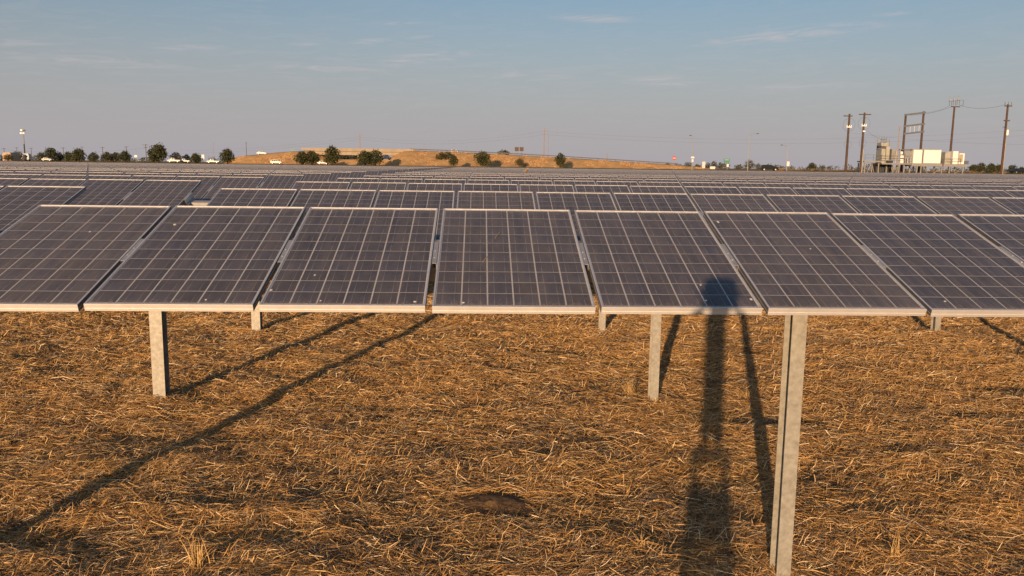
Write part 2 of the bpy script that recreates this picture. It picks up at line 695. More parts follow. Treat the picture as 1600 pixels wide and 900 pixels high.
def make_straw():
    K = 4600.0
    ys = np.linspace(5.0, 25.0, 400)
    dens = K * (6.0 / ys) ** 1.3
    half = .645 * ys + 1.1
    cnt = dens * 2 * half
    total = int(np.sum(cnt) * (ys[1] - ys[0]))
    cdf = np.cumsum(cnt)
    cdf /= cdf[-1]
    y = np.interp(rng.random(total), cdf, ys)
    x = .042 * y + (rng.random(total) * 2 - 1) * (.645 * y + 1.1)
    heap = []
    for (hx, hy) in [(px_, 5.645 + q_ * 4.470) for q_ in range(3) for px_ in (-3.98, 2.243, 8.44)]:
        heap.append(np.stack([rng.normal(hx, .16, 420), rng.normal(hy, .13, 420)], -1))
    heap = np.concatenate(heap)
    x[:len(heap)], y[:len(heap)] = heap[:, 0], heap[:, 1]
    bare = ((x - BARE[0]) / .50) ** 2 + ((y - BARE[1]) / .30) ** 2 < rng.uniform(.35, 1.0, total)
    bare &= rng.random(total) < .93
    x, y = x[~bare], y[~bare]
    total = len(x)
    big = smooth(5, 24, y)
    L = np.clip(rng.lognormal(math.log(.100), .60, total), .03, .42) * (1 + .25 * big)
    wd = (.0010 + .0016 * rng.random(total)) * (1 + 1.4 * big)
    flow = (n5(x / 1.0, y / .7) - .5) * 1.9
    ang = flow * .8 + rng.normal(0, .85, total)
    pit = rng.normal(.02, 1.0, total) * np.clip(.030 / L, .05, .34)
    up = rng.random(total) < .03 + .10 * smooth(.5, .75, n1(x / .35 + 60, y / .30 + 60))
    pit = np.where(up, rng.uniform(.25, 1.2, total), pit)
    L = np.where(up, np.minimum(L * .75, .13), L)
    roll = rng.uniform(-1.2, 1.2, total)
    lift = rng.random(total) ** 2 * .045
    lift[:len(heap)] += rng.random(len(heap)) * .04
    ca, sa, cp, sp = np.cos(ang), np.sin(ang), np.cos(pit), np.sin(pit)
    d = np.stack([ca * cp, sa * cp, sp], -1)
    side = np.stack([-sa, ca, np.zeros_like(ca)], -1)
    upv = np.cross(d, side)
    wv = side * np.cos(roll)[:, None] + upv * np.sin(roll)[:, None]
    c = np.stack([x, y, np.zeros_like(x)], -1)
    a0 = c - d * (L / 2)[:, None] * np.where(up, 0.0, 1.0)[:, None]
    a2 = c + d * (L / np.where(up, 1.0, 2.0))[:, None]
    bend = rng.normal(0, .10, total) * L
    a1 = (a0 + a2) / 2 + side * bend[:, None]
    a1[:, 2] += rng.normal(0, .05, total) * L
    for q in (a0, a1, a2):                       # drape over the bumps
        q[:, 2] += hgt(q[:, 0], q[:, 1]) - .004
    a1[:, 2] = np.where(up, (a0[:, 2] + a2[:, 2]) / 2, np.maximum(a1[:, 2], (a0[:, 2] + a2[:, 2]) / 2 - .01))
    V = np.empty((total, 6, 3))
    lf = lift[:, None] * np.array([0, 0, 1.0])
    for i, (q, k) in enumerate(((a0, 1.0), (a1, 1.0), (a2, .45))):
        V[:, 2 * i] = q + lf - wv * (wd * k / 1)[:, None]
        V[:, 2 * i + 1] = q + lf + wv * (wd * k / 1)[:, None]
    base = (np.arange(total) * 6)[:, None]
    short = (L < .10) & ~up                      # short bits are one flat piece
    Fs = base[short] + np.array([[0, 1, 5, 4]])
    Fa = base[~short] + np.array([[0, 1, 3, 2]])
    Fb = base[~short] + np.array([[2, 3, 5, 4]])
    F = np.concatenate([Fs, Fa, Fb], 0)
    # weathered and fresh golden patches; palest and greyest tones also paint highlights and shadows
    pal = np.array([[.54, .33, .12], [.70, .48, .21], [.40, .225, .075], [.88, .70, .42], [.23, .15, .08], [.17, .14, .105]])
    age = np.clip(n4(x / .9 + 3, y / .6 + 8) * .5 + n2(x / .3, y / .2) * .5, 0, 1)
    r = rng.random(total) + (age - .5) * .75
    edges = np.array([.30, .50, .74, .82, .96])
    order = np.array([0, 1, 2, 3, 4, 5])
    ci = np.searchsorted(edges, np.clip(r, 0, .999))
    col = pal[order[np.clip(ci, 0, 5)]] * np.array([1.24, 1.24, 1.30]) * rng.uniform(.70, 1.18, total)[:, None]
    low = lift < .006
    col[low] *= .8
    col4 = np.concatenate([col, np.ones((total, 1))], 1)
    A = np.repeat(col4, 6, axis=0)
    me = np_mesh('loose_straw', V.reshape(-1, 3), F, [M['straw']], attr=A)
    o = link('loose_straw', me, kind='stuff')
    tag(o, 'matted golden straw and dry stubble lying over the ground', 'straw')


make_straw()

# ------------------------------------------------------------------ solar tracker rows
D1, RP, ZM, TILT = 5.695, 4.470, 2.392, 0.3136
PW, PL, PITCH = .992, 1.650, 1.0294
X_RIGHT0 = -3.372                 # left edge of the block right of the service gap
X_LEFT_END = -5.095               # right edge of the block left of it
FR_W, FR_D = .011, .046
NCX, NCY, CELL = 6, 10, .1520
GAPX, GAPY = .0088, .0068
N_ROWS, N_IND = 29, 8
UPX = NCX * CELL + (NCX - 1) * GAPX
UPY = NCY * CELL + (NCY - 1) * GAPY


def cell_centres():
    return [(-UPX / 2 + CELL / 2 + i * (CELL + GAPX), -UPY / 2 + CELL / 2 + j * (CELL + GAPY)) for j in range(NCY) for i in range(NCX)]


Z_BACK, Z_CELL, Z_GLASS = -.0062, -.0052, -.0026


def quad_mesh(name, x, y, z, m):
    mb = MB()
    mb.poly([(-x, -y, z), (x, -y, z), (x, y, z), (-x, y, z)])
    return mb.mesh(name, m)


# one cell: a thin wafer with its own edges
def wafer(cx=0, cy=0, z0=Z_BACK + .0002, z1=Z_CELL, s=CELL / 2):
    b = .0004
    v = [(cx - s, cy - s, z0), (cx + s, cy - s, z0), (cx + s, cy + s, z0), (cx - s, cy + s, z0),
         (cx - s + b, cy - s + b, z1), (cx + s - b, cy - s + b, z1), (cx + s - b, cy + s - b, z1), (cx - s + b, cy + s - b, z1)]
    f = [(4, 5, 6, 7), (0, 1, 5, 4), (1, 2, 6, 5), (2, 3, 7, 6), (3, 0, 4, 7)]
    return v, f


def cells_mesh(name, offs, seed=0):
    r = random.Random(seed)
    V, Fc, UV = [], [], []
    for (cx, cy) in offs:
        v, f = wafer(cx, cy)
        n = len(V)
        V += v
        ju, jv = r.randint(0, 40), r.randint(0, 40)
        quv = [(0, 0), (1, 0), (1, 1), (0, 1)]
        for q in f:
            Fc.append(tuple(n + i for i in q))
            UV += [(a + ju, b + jv) for a, b in quv] if q == f[0] else [(.1 + ju, .1 + jv)] * 4
    return np_mesh(name, np.array(V), np.array(Fc), [M['cell']], uv=np.array(UV))


CELL_VARIANTS = [cells_mesh('cell', [(0, 0)], s) for s in range(12)]
GRID_VARIANTS = [cells_mesh('cell_grid', cell_centres(), 100 + s) for s in range(4)]
BACK_ME = quad_mesh('solar_panel', PW / 2 - .004, PL / 2 - .004, Z_BACK, M['backsheet'])
GLASS_ME = quad_mesh('cover_glass', PW / 2 - FR_W + .001, PL / 2 - FR_W + .001, Z_GLASS, M['glass'])


def frame_mesh():
    mb = MB()
    x, y, w = PW / 2, PL / 2, FR_W
    c = .0012
    outer = [(-x, -y), (x, -y), (x, y), (-x, y)]

    def ring(pts0, z0, pts1, z1):
        for k in range(4):
            k2 = (k + 1) % 4
            mb.poly([(*pts0[k], z0), (*pts0[k2], z0), (*pts1[k2], z1), (*pts1[k], z1)])

    def sh(d):
        return [(-x + d, -y + d), (x - d, -y + d), (x - d, y - d), (-x + d, y - d)]
    ring(sh(.028), -FR_D, outer, -FR_D)           # bottom flange
    ring(outer, -FR_D, outer, -.030)
    ring(outer, -.030, sh(.0016), -.0285)         # shallow groove pressed into the profile
    ring(sh(.0016), -.0285, sh(.0016), -.0255)
    ring(sh(.0016), -.0255, outer, -.024)
    ring(outer, -.024, outer, -c)
    ring(outer, -c, sh(c), 0)
    ring(sh(c), 0, sh(w), 0)
    ring(sh(w), 0, sh(w), -.0090)
    ring(sh(.0115), -.0090, sh(.028), -.0090)
    ring(sh(.028), -.0090, sh(.028), -FR_D)
    # underside of the laminate
    mb.poly([(-x + .02, y - .02, -.0085), (x - .02, y - .02, -.0085), (x - .02, -y + .02, -.0085), (-x + .02, -y + .02, -.0085)])
    me = bpy.data.meshes.new('panel_frame')
    me.from_pydata(mb.v, [], mb.f)
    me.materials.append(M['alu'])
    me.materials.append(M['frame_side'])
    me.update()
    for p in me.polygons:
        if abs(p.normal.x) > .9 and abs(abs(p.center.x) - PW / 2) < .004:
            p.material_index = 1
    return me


FRAME_ME = frame_mesh()


def rail_mesh():
    """short hat-section rail that carries two neighbouring panels on the torque tube"""
    mb = MB()
    l, w, t = .185, .060, .003
    mb.box((0, 0, -.0075), (w - .026, 2 * l, t))
    for s in (-1, 1):
        mb.box((s * (w / 2 - .013 - t / 2), 0, -.0095 - .043), (t, 2 * l - .001, .086))
        mb.box((s * (w / 2 + .005), 0, -.0975), (.034, 2 * l - .002, t))
    for q in (-.09, .02):
        mb.tube([(0, q, -.0059), (0, q, -.0020)], .0060, 6)
    return mb.mesh('mounting_rail', M['galv_tube'])


RAIL_ME = rail_mesh()


def post_mesh(name, fw, dp):
    mb = MB()
    h, t = 2.20, .0065
    z0 = -.35
    zc, hh = (h + z0) / 2, h - z0
    mb.box((0, -dp / 2 + t / 2, zc), (fw, t, hh))
    mb.box((0, dp / 2 - t / 2, zc), (fw, t, hh))
    mb.box((0, 0, zc), (t, dp - 2 * t, hh - .001))
    return mb.mesh(name, M['galv'])


POST_ME = post_mesh('post', .104, .150)
POST_WIDE_ME = post_mesh('post', .152, .160)


def bearing_mesh():
    mb = MB()
    mb.box((0, 0, 2.206), (.16, .20, .010))
    for s in (-1, 1):
        mb.box((0, s * .082, 2.262), (.05, .012, .100))
    return mb.mesh('bearing', M['galv_tube'])


BEAR_ME = bearing_mesh()
TUBE_OFF = -.155


def tilt_child(o, x, tilt, dz=0.0, parent=None):
    o.location = (x, 0, ZM + dz)
    o.rotation_euler = (tilt, 0, 0)
    if parent:
        o.parent = parent


ORD = ['front', 'second', 'third', 'fourth', 'fifth', 'sixth', 'seventh', 'eighth', 'ninth', 'tenth', 'eleventh', 'twelfth', 'thirteenth',
       'fourteenth', 'fifteenth', 'sixteenth', 'seventeenth', 'eighteenth', 'nineteenth', 'twentieth', 'twenty-first', 'twenty-second',
       'twenty-third', 'twenty-fourth', 'twenty-fifth', 'twenty-sixth', 'twenty-seventh', 'twenty-eighth', 'twenty-ninth', 'thirtieth',
       'thirty-first', 'thirty-second']


def row_y(n):
    return D1 + n * RP


def far_panel_arrays(xs, tilts, strips=False):
    """simple joined panels for the far rows: frame rim, backsheet, cell columns, glass"""
    V, Fq, MI, UV = [], [], [], []

    def quad(pts, mi, uv=((0, 0), (0, 0), (0, 0), (0, 0))):
        n = len(V)
        V.extend(pts)
        Fq.append((n, n + 1, n + 2, n + 3))
        MI.append(mi)
        UV.extend(uv)
    x, y, w = PW / 2, PL / 2, FR_W + .004
    for k, (xc, t) in enumerate(zip(xs, tilts)):
        ct, st = math.cos(t), math.sin(t)

        def P(a, b, c):
            return (xc + a, b * ct - c * st, ZM + b * st + c * ct)
        o = [(-x, -y), (x, -y), (x, y), (-x, y)]
        i_ = [(-x + w, -y + w), (x - w, -y + w), (x - w, y - w), (-x + w, y - w)]
        for q in range(4):
            q2 = (q + 1) % 4
            quad([P(*o[q], 0), P(*o[q2], 0), P(*i_[q2], 0), P(*i_[q], 0)], 0)
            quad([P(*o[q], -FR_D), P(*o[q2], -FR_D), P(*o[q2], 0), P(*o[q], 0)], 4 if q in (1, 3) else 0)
        quad([P(*i_[0], Z_BACK), P(*i_[1], Z_BACK), P(*i_[2], Z_BACK), P(*i_[3], Z_BACK)], 1)
        quad([P(*i_[0], Z_GLASS), P(*i_[1], Z_GLASS), P(*i_[2], Z_GLASS), P(*i_[3], Z_GLASS)], 3)
        for (cx, cy) in ([(c, 0) for c, _ in cell_centres()[:NCX]] if strips else cell_centres()):
            s = CELL / 2
            sy = UPY / 2 if strips else s
            ju = (k * 7 + int(cx * 100)) % 37
            quad([P(cx - s, cy - sy, Z_CELL), P(cx + s, cy - sy, Z_CELL), P(cx + s, cy + sy, Z_CELL), P(cx - s, cy + sy, Z_CELL)], 2,
                 ((ju, 0), (ju + 1, 0), (ju + 1, 1), (ju, 1)))
    return np.array(V), np.array(Fq), np.array(MI), np.array(UV)


GRP = 'rows of panels on trackers running across the field'
far_back_rows = []
for n in range(N_ROWS):
    Y = row_y(n)
    if n == 0:
        lab = 'front row of dusty solar panels on galvanised posts beside the open straw strip'
    else:
        lab = '%s row of dusty solar panels counted back from the open straw strip' % ORD[n]
    row = thing('solar_panel_row', lab, 'solar panels', (0, Y, float(hgt(0, Y)) * 0), 0, GRP)
    tilt_row = TILT + (random.uniform(-.007, .007) if n > 2 else 0)
    xr = .70 * Y + 2.2
    xl = -(.62 * Y + 2.0)
    right = []
    k = 0
    while X_RIGHT0 + k * PITCH < xr + (2.5 if n == 0 else 0):
        right.append(X_RIGHT0 + k * PITCH + PW / 2)
        k += 1
    left = []
    k = 0
    while X_LEFT_END - k * PITCH > min(xl, -8.2):
        left.append(X_LEFT_END - k * PITCH - PW / 2)
        k += 1
    lo, hi = left[-1] - PITCH / 2 - .3, right[-1] + PITCH / 2 + .3
    # torque tube, tilted with the panels
    tb = MB()
    tb.box(((lo + hi) / 2, 0, TUBE_OFF), (hi - lo, .105, .105))
    t_o = tb.build('torque_tube', M['galv_tube'], row)
    tilt_child(t_o, 0, tilt_row)
    # posts every six panels; the post in the service gap is the wide drive post
    px = 2.243
    posts = []
    k0 = int(math.floor((lo - px) / 6.20))
    for q in range(k0, int((hi - px) / 6.20) + 1):
        xp = px + 6.20 * q
        if lo < xp < hi:
            posts.append((xp, q == -1))
    if n < N_IND:
        for xp, wide in posts:
            o = link('post', POST_WIDE_ME if wide else POST_ME, row)
            o.location = (xp, -.05 if n == 0 else 0, 0)
            b = link('bearing', BEAR_ME, row)
            b.location = (xp, -.05 if n == 0 else 0, 0)
    else:
        mb = MB()
        for xp, wide in posts:
            mb.box((xp, 0, 1.0), (.12, .15, 2.4))
        mb.build('post', M['galv'], row, kind='stuff')
    if n < N_IND:
        # mounting rails in every gap and at the ends of each block
        for blk in (sorted(left), right):
            xs_r = [blk[0] - PITCH / 2] + [v + PITCH / 2 for v in blk]
            for xv in xs_r:
                o = link('mounting_rail', RAIL_ME, row)
                tilt_child(o, xv, tilt_row)
        rest_cells = []
        for side, blk in (('l', left), ('r', right)):
            for k, xc in enumerate(blk):
                pn = link('solar_panel', BACK_ME, row)
                pt = tilt_row + random.uniform(-.0022, .0022)
                tilt_child(pn, xc + random.uniform(-.003, .003), pt, random.uniform(-.003, .003))
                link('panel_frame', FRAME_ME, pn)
                if n == 0 and side == 'r' and 1 <= k <= 5:
                    for (cx, cy) in cell_centres():
                        c = link('cell', random.choice(CELL_VARIANTS), pn)
                        c.location = (cx, cy, 0)
                elif n == 0:
                    rest_cells.append((pn, xc))
                else:
                    link('cell_grid', random.choice(GRID_VARIANTS), pn, kind='stuff')
                g = link('cover_glass', GLASS_ME, pn)
                if n == 0 and side == 'r':
                    FRONT = globals().setdefault('FRONT_PANELS', {})
                    FRONT[k] = pn
        if n == 0:
            V, Fq, UV = [], [], []
            r = random.Random(5)
            for pn, xc in rest_cells:
                mt = Matrix.Translation(pn.location) @ Matrix.Rotation(pn.rotation_euler[0], 4, 'X')
                for (cx, cy) in cell_centres():
                    v, f = wafer(cx, cy)
                    b = len(V)
                    V += [tuple(mt @ Vector(p)) for p in v]
                    ju, jv = r.randint(0, 40), r.randint(0, 40)
                    for q in f:
                        Fq.append(tuple(b + i for i in q))
                        UV += [(a + ju, c + jv) for a, c in ((0, 0), (1, 0), (1, 1), (0, 1))] if q == f[0] else [(.1 + ju, .1 + jv)] * 4
            link('cell_grid', np_mesh('cell_grid', np.array(V), np.array(Fq), [M['cell']], uv=np.array(UV)), row, kind='stuff')
    else:
        xs = sorted(left) + right
        tl = [tilt_row + random.uniform(-.003, .003) for _ in xs]
        V, Fq, MI, UV = far_panel_arrays(xs, tl, n >= 16)
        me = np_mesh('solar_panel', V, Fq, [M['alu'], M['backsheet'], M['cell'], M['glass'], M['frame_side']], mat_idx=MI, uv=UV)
        link('solar_panel', me, row, kind='stuff')

# marks on the front panels: droppings, drain clips, a few blown straws
def on_panel(k, u, v, build, name, matl):
    mb = MB()
    build(mb, u, v)
    mb.build(name, matl, FRONT_PANELS[k])


def splat(rx, ry, seed):
    def f(mb, u, v):
        r = random.Random(seed)
        m = 9
        pts = []
        for i in range(m):
            a = 2 * math.pi * i / m
            q = r.uniform(.65, 1.1)
            pts.append((u + math.cos(a) * rx * q, v + math.sin(a) * ry * q))
        top = [(p[0] * .97 + u * .03, p[1] * .97 + v * .03, Z_GLASS + .0014) for p in pts]
        bot = [(*p, Z_GLASS + .0002) for p in pts]
        mb.poly(top)
        for i in range(m):
            j = (i + 1) % m
            mb.poly([bot[i], bot[j], top[j], top[i]])
    return f


for k, u, v, a, b in [(1, .20, -.755, .010, .014), (2, -.14, -.76, .008, .012), (2, .43, -.765, .014, .014), (3, -.31, -.768, .014, .013),
                      (2, -.47, -.62, .012, .014), (4, .17, -.72, .011, .016), (4, .19, -.50, .010, .012), (4, .46, -.70, .014, .018),
                      (5, -.44, .60, .012, .026), (1, -.38, .44, .016, .020), (6, -.35, -.70, .012, .012), (2, -.24, -.40, .008, .016),
                      (5, .10, .10, .008, .012), (0, .10, .30, .010, .016)]:
    on_panel(k, u, v, splat(a * .75, b * .75, int(abs(u * 1000)) + k), 'bird_dropping', M['dropping'])


def blade(mb, u, v):
    mb.bar((u, v, Z_GLASS + .0035), (u + .035, v + .105, Z_GLASS + .0035), .003, .003)


M['straw_plain'] = mat('single_straw', (.5, .36, .18), .7)
on_panel(3, -.19, -.18, blade, 'straw', M['straw_plain'])
on_panel(3, -.10, .24, blade, 'straw', M['straw_plain'])

# ------------------------------------------------------------------ tufts and burrow in the straw
def grass_tuft(px, py, nb, h, spread, label, seed):
    d = ray(px, py)
    t = (0.0 - CAM_H) / d.z
    x, y = d.x * t, d.y * t
    z = float(hgt(x, y))
    r = np.random.default_rng(seed)
    V, Fq, A = [], [], []
    for i in range(nb):
        az, lean = r.uniform(0, 2 * math.pi), abs(r.normal(0, spread))
        L = h * r.uniform(.45, 1.05)
        w = r.uniform(.0022, .0042)
        bx, by = r.normal(0, .03, 2)
        dirx, diry = math.cos(az), math.sin(az)
        pts = []
        for s in (0, .35, .7, 1):
            le = lean * (.5 + .9 * s)
            pts.append((bx + dirx * L * s * math.sin(le), by + diry * L * s * math.sin(le), -.03 + L * s * math.cos(le)))
        n = len(V)
        for s, p in zip((1, .9, .65, .12), pts):
            V.append((p[0] - w * s, p[1], p[2]))
            V.append((p[0] + w * s, p[1], p[2]))
        c = np.array([.55, .36, .14]) * r.uniform(.6, 1.25)
        A += [(*c, 1)] * 8
        for q in range(3):
            Fq.append((n + 2 * q, n + 2 * q + 1, n + 2 * q + 3, n + 2 * q + 2))
    me = np_mesh('grass_tuft', np.array(V), np.array(Fq), [M['straw']], attr=np.array(A))
    o = link('grass_tuft', me)
    o.location = (x, y, z)
    tag(o, label, 'grass')


grass_tuft(312, 893, 46, .30, .42, 'upright tuft of dry yellow grass with splayed blades in open straw', 1)
grass_tuft(985, 622, 60, .30, .75, 'bristly clump of broken straw beside the narrow post of the second row', 2)
grass_tuft(1168, 622, 44, .26, .7, 'pale clump of broken straw between the photographer shadow and a post shadow', 3)
grass_tuft(1400, 872, 24, .26, .5, 'sparse dry grass stalks standing right of the nearest post', 4)
grass_tuft(1000, 858, 22, .20, .9, 'low frayed clump of straw left of the nearest post near its foot', 5)


def burrow():
    d = ray(775, 792)
    t = -CAM_H / d.z
    x0, y0 = d.x * t, d.y * t
    r = np.random.default_rng(3)
    V, Fq = [], []
    na, nr = 28, 8
    nz = VNoise(77)
    for i in range(nr + 1):
        q = i / nr
        for k in range(na):
            a = 2 * math.pi * k / na
            px_, py_ = math.cos(a) * .52 * q, math.sin(a) * .30 * q
            rough = float(nz(np.array(px_ * 14 + 20), np.array(py_ * 14 + 20))) - .5
            z = float(hgt(x0 + px_, y0 + py_)) + .045 * (1 - q ** 2) + rough * .05 * (1 - q) - .03 * q
            V.append((px_, py_, z))
    for i in range(nr):
        for k in range(na):
            k2 = (k + 1) % na
            Fq.append((i * na + k, i * na + k2, (i + 1) * na + k2, (i + 1) * na + k))
    me = np_mesh('earth_mound', np.array(V), np.array(Fq), [M['soil']])
    o = link('earth_mound', me)
    o.location = (x0, y0, 0)
    tag(o, 'low crumbly mound of brown earth thrown up in the straw', 'earth mound')


burrow()

# ------------------------------------------------------------------ photographer on a step ladder behind the lens
def photographer():
    off = -sun_dir.copy()
    off.z = 0
    off.normalize()
    bx, by = off.x * .25 + .03, off.y * .25
    rz = -SUN_AZ
    foot = 1.30
    lad = thing('step_ladder', 'aluminium steps with closed risers standing on the straw under the photographer', 'ladder', (bx, by, 0), rz)
    for s in (-1, 1):
        m = MB()
        m.bar((s * .20, .42, 0), (s * .17, .05, foot - .01), .03, .06)
        m.build('rail', M['ladder'], lad)
        m = MB()
        m.bar((s * .17, -.52, 0), (s * .12, -.10, foot - .01), .025, .035)
        m.build('rear_leg', M['ladder'], lad)
    for i in range(5):
        q = (i + 1) / 6.0
        m = MB()
        m.box((0, .42 - .37 * q, (foot - .01) * q), (.39 - .05 * q, .11, .022))
        m.build('step', M['ladder'], lad)
        m = MB()
        q2 = q - .5 / 6.0
        m.box((0, .39 - .37 * q2, (foot - .01) * q2 + .09), (.355, .012, .19))  # risers added so the steps cast one solid column of shadow
        m.build('riser', M['ladder'], lad)
    m = MB()
    m.box((0, -.02, foot - .013), (.40, .30, .026))
    m.build('platform', M['ladder'], lad)

    person = thing('person', 'person in dark shirt holding a camera to the eye, standing on the step ladder', 'person', (bx, by, 0), rz)
    # body grown from a jointed skeleton
    def skin(name, verts, edges, matl, root=0, sub=2):
        me = bpy.data.meshes.new(name)
        me.from_pydata([v[:3] for v in verts], edges, [])
        o = link(name, me, person)
        sk = o.modifiers.new('skin', 'SKIN')
        for i, v in enumerate(verts):
            me.skin_vertices[0].data[i].radius = (v[3], v[4] if len(v) > 4 else v[3])
            me.skin_vertices[0].data[i].use_root = (i == root)
        ss = o.modifiers.new('sub', 'SUBSURF')
        ss.levels = ss.render_levels = sub
        dg = bpy.context.evaluated_depsgraph_get()
        new = bpy.data.meshes.new_from_object(o.evaluated_get(dg))
        o.modifiers.clear()
        o.data = new
        new.materials.clear()
        for q in (matl if isinstance(matl, list) else [matl]):
            new.materials.append(q)
        new.polygons.foreach_set('use_smooth', [True] * len(new.polygons))
        return o
    z = foot
    vs = [(0, 0, z + .90, .19, .13), (0, 0, z + 1.12, .20, .13), (0, .0, z + 1.32, .215, .125), (0, .01, z + 1.44, .10, .09), (0, .03, z + 1.53, .055),
          (0, .04, z + 1.62, .075, .09), (0, .05, z + 1.70, .080, .10), (0, .04, z + 1.755, .05, .06),
          (-.075, 0, z + .80, .115), (-.068, .02, z + .46, .090), (-.065, -.01, z + .10, .066), (-.072, .12, z + .035, .048, .03),
          (.075, 0, z + .80, .115), (.068, .02, z + .46, .090), (.065, -.01, z + .10, .066), (.072, .12, z + .035, .048, .03),
          (-.20, 0, z + 1.40, .066), (-.285, .10, z + 1.31, .052), (-.10, .145, z + 1.585, .036),
          (.20, 0, z + 1.40, .066), (.285, .10, z + 1.31, .052), (.10, .145, z + 1.585, .036)]
    es = [(0, 1), (1, 2), (2, 3), (3, 4), (4, 5), (5, 6), (6, 7), (0, 8), (8, 9), (9, 10), (10, 11), (0, 12), (12, 13), (13, 14), (14, 15),
          (2, 16), (16, 17), (17, 18), (2, 19), (19, 20), (20, 21)]
    body = skin('body', vs, es, [M['shirt'], M['trouser'], M['skin'], M['black']])
    me = body.data
    for p in me.polygons:
        c = p.center
        h = c.z - z
        p.material_index = 3 if h < .07 else 1 if h < .93 else 2 if (h > 1.49 and abs(c.x) < .085) or (h > 1.50 and c.y > .10) else 0
    # hat, added to broaden and flatten the head's shadow; eyes, nose, mouth, ears
    hm = MB()
    hm.tube([(0, .03, z + 1.685), (0, .03, z + 1.70), (0, .03, z + 1.715)], [.135, .140, .105], 18)
    hm.tube([(0, .03, z + 1.71), (0, .03, z + 1.775), (0, .03, z + 1.795)], [.108, .103, .080], 18)
    hm.build('hat', M['bark'], person, True)
    fm = MB()
    for s in (-1, 1):
        fm.tube([(s * .033, .142, z + 1.705), (s * .033, .150, z + 1.705)], .011, 8)
        fm.tube([(s * .088, .03, z + 1.67), (s * .098, .025, z + 1.70), (s * .09, .03, z + 1.73)], [.010, .018, .012], 6)
    fm.tube([(0, .14, z + 1.70), (0, .165, z + 1.665), (0, .145, z + 1.655)], [.009, .014, .008], 6)
    fm.tube([(-.024, .138, z + 1.625), (0, .148, z + 1.622), (.024, .138, z + 1.625)], [.004, .007, .004], 6)
    fm.build('face', M['skin'], person, True)
    # hands: palm and five fingers closed on the camera
    for s in (-1, 1):
        hv = [(s * .10, .145, z + 1.585, .026, .020), (s * .082, .180, z + 1.625, .034, .016)]
        he = [(0, 1)]
        for k, (dx, dy, dz, L) in enumerate(((.016, .035, -.018, .85), (.012, .040, .0, 1.0), (.006, .040, .018, .95), (-.002, .034, .034, .75))):
            b = len(hv)
            hv += [(s * (.082 + dx * .3), .205, z + 1.625 + dz, .0095), (s * (.070 + dx * .2), .227 + .012 * L, z + 1.628 + dz, .009),
                   (s * (.045), .237 + .010 * L, z + 1.630 + dz, .008)]
            he += [(1, b), (b, b + 1), (b + 1, b + 2)]
        b = len(hv)
        hv += [(s * .070, .167, z + 1.645, .011), (s * .048, .157, z + 1.655, .010)]
        he += [(1, b), (b, b + 1)]
        skin('hand', hv, he, M['skin'], 0, 1)
    camb = thing('camera_body', 'black camera held to the eye in both hands by the photographer', 'camera', (bx, by, 0), rz)
    m = MB()
    m.box((0, .190, z + 1.635), (.115, .045, .085))
    m.box((0, .190, z + 1.688), (.045, .042, .020))
    m.build('housing', M['black'], camb)
    m = MB()
    m.tube([(0, .2135, z + 1.630), (0, .223, z + 1.630)], .030, 14)
    m.build('lens', M['dark_steel'], camb)


photographer()

# ------------------------------------------------------------------ roads, bank and bridge beyond the field
def gz(x, y):
    return float(hgt(x, y))


def road_strip(name, x0, x1, y0, y1, dz=.05, n=40):
    V, Fq = [], []
    xs = np.linspace(x0, x1, n)
    for x in xs:
        for yy in (y0, y1):
            V.append((x, yy, gz(x, yy) + dz + .10))
    for i in range(n - 1):
        Fq.append((2 * i, 2 * i + 2, 2 * i + 3, 2 * i + 1))
    V, Fq = np.array(V), np.array(Fq)
    link(name, np_mesh(name, V, Fq, [M['asphalt']]), kind='structure')


road_strip('road', 30, 190, 226, 234)
road_strip('road', -260, -18, 336, 343)

YC = 372.0
CREST = [(352, 250), (366, 246), (384, 243), (402, 241.5), (420, 239.5), (440, 237.6), (460, 236.4), (481, 235.4), (520, 235.0), (600, 234.6), (640, 235),
         (700, 237.2), (760, 240), (800, 242.2), (850, 244.8), (885, 246.8), (930, 249.6), (970, 252.2), (1010, 254.8), (1055, 257.6), (1090, 261), (1120, 264)]
cx_ = np.array([xat(p, YC, q) for p, q in CREST])
cz_ = np.array([at(p, q, YC).z for p, q in CREST])
XB0, XB1 = xat(518, YC), xat(600, YC)


def crest(x):
    return np.interp(x, cx_, cz_)


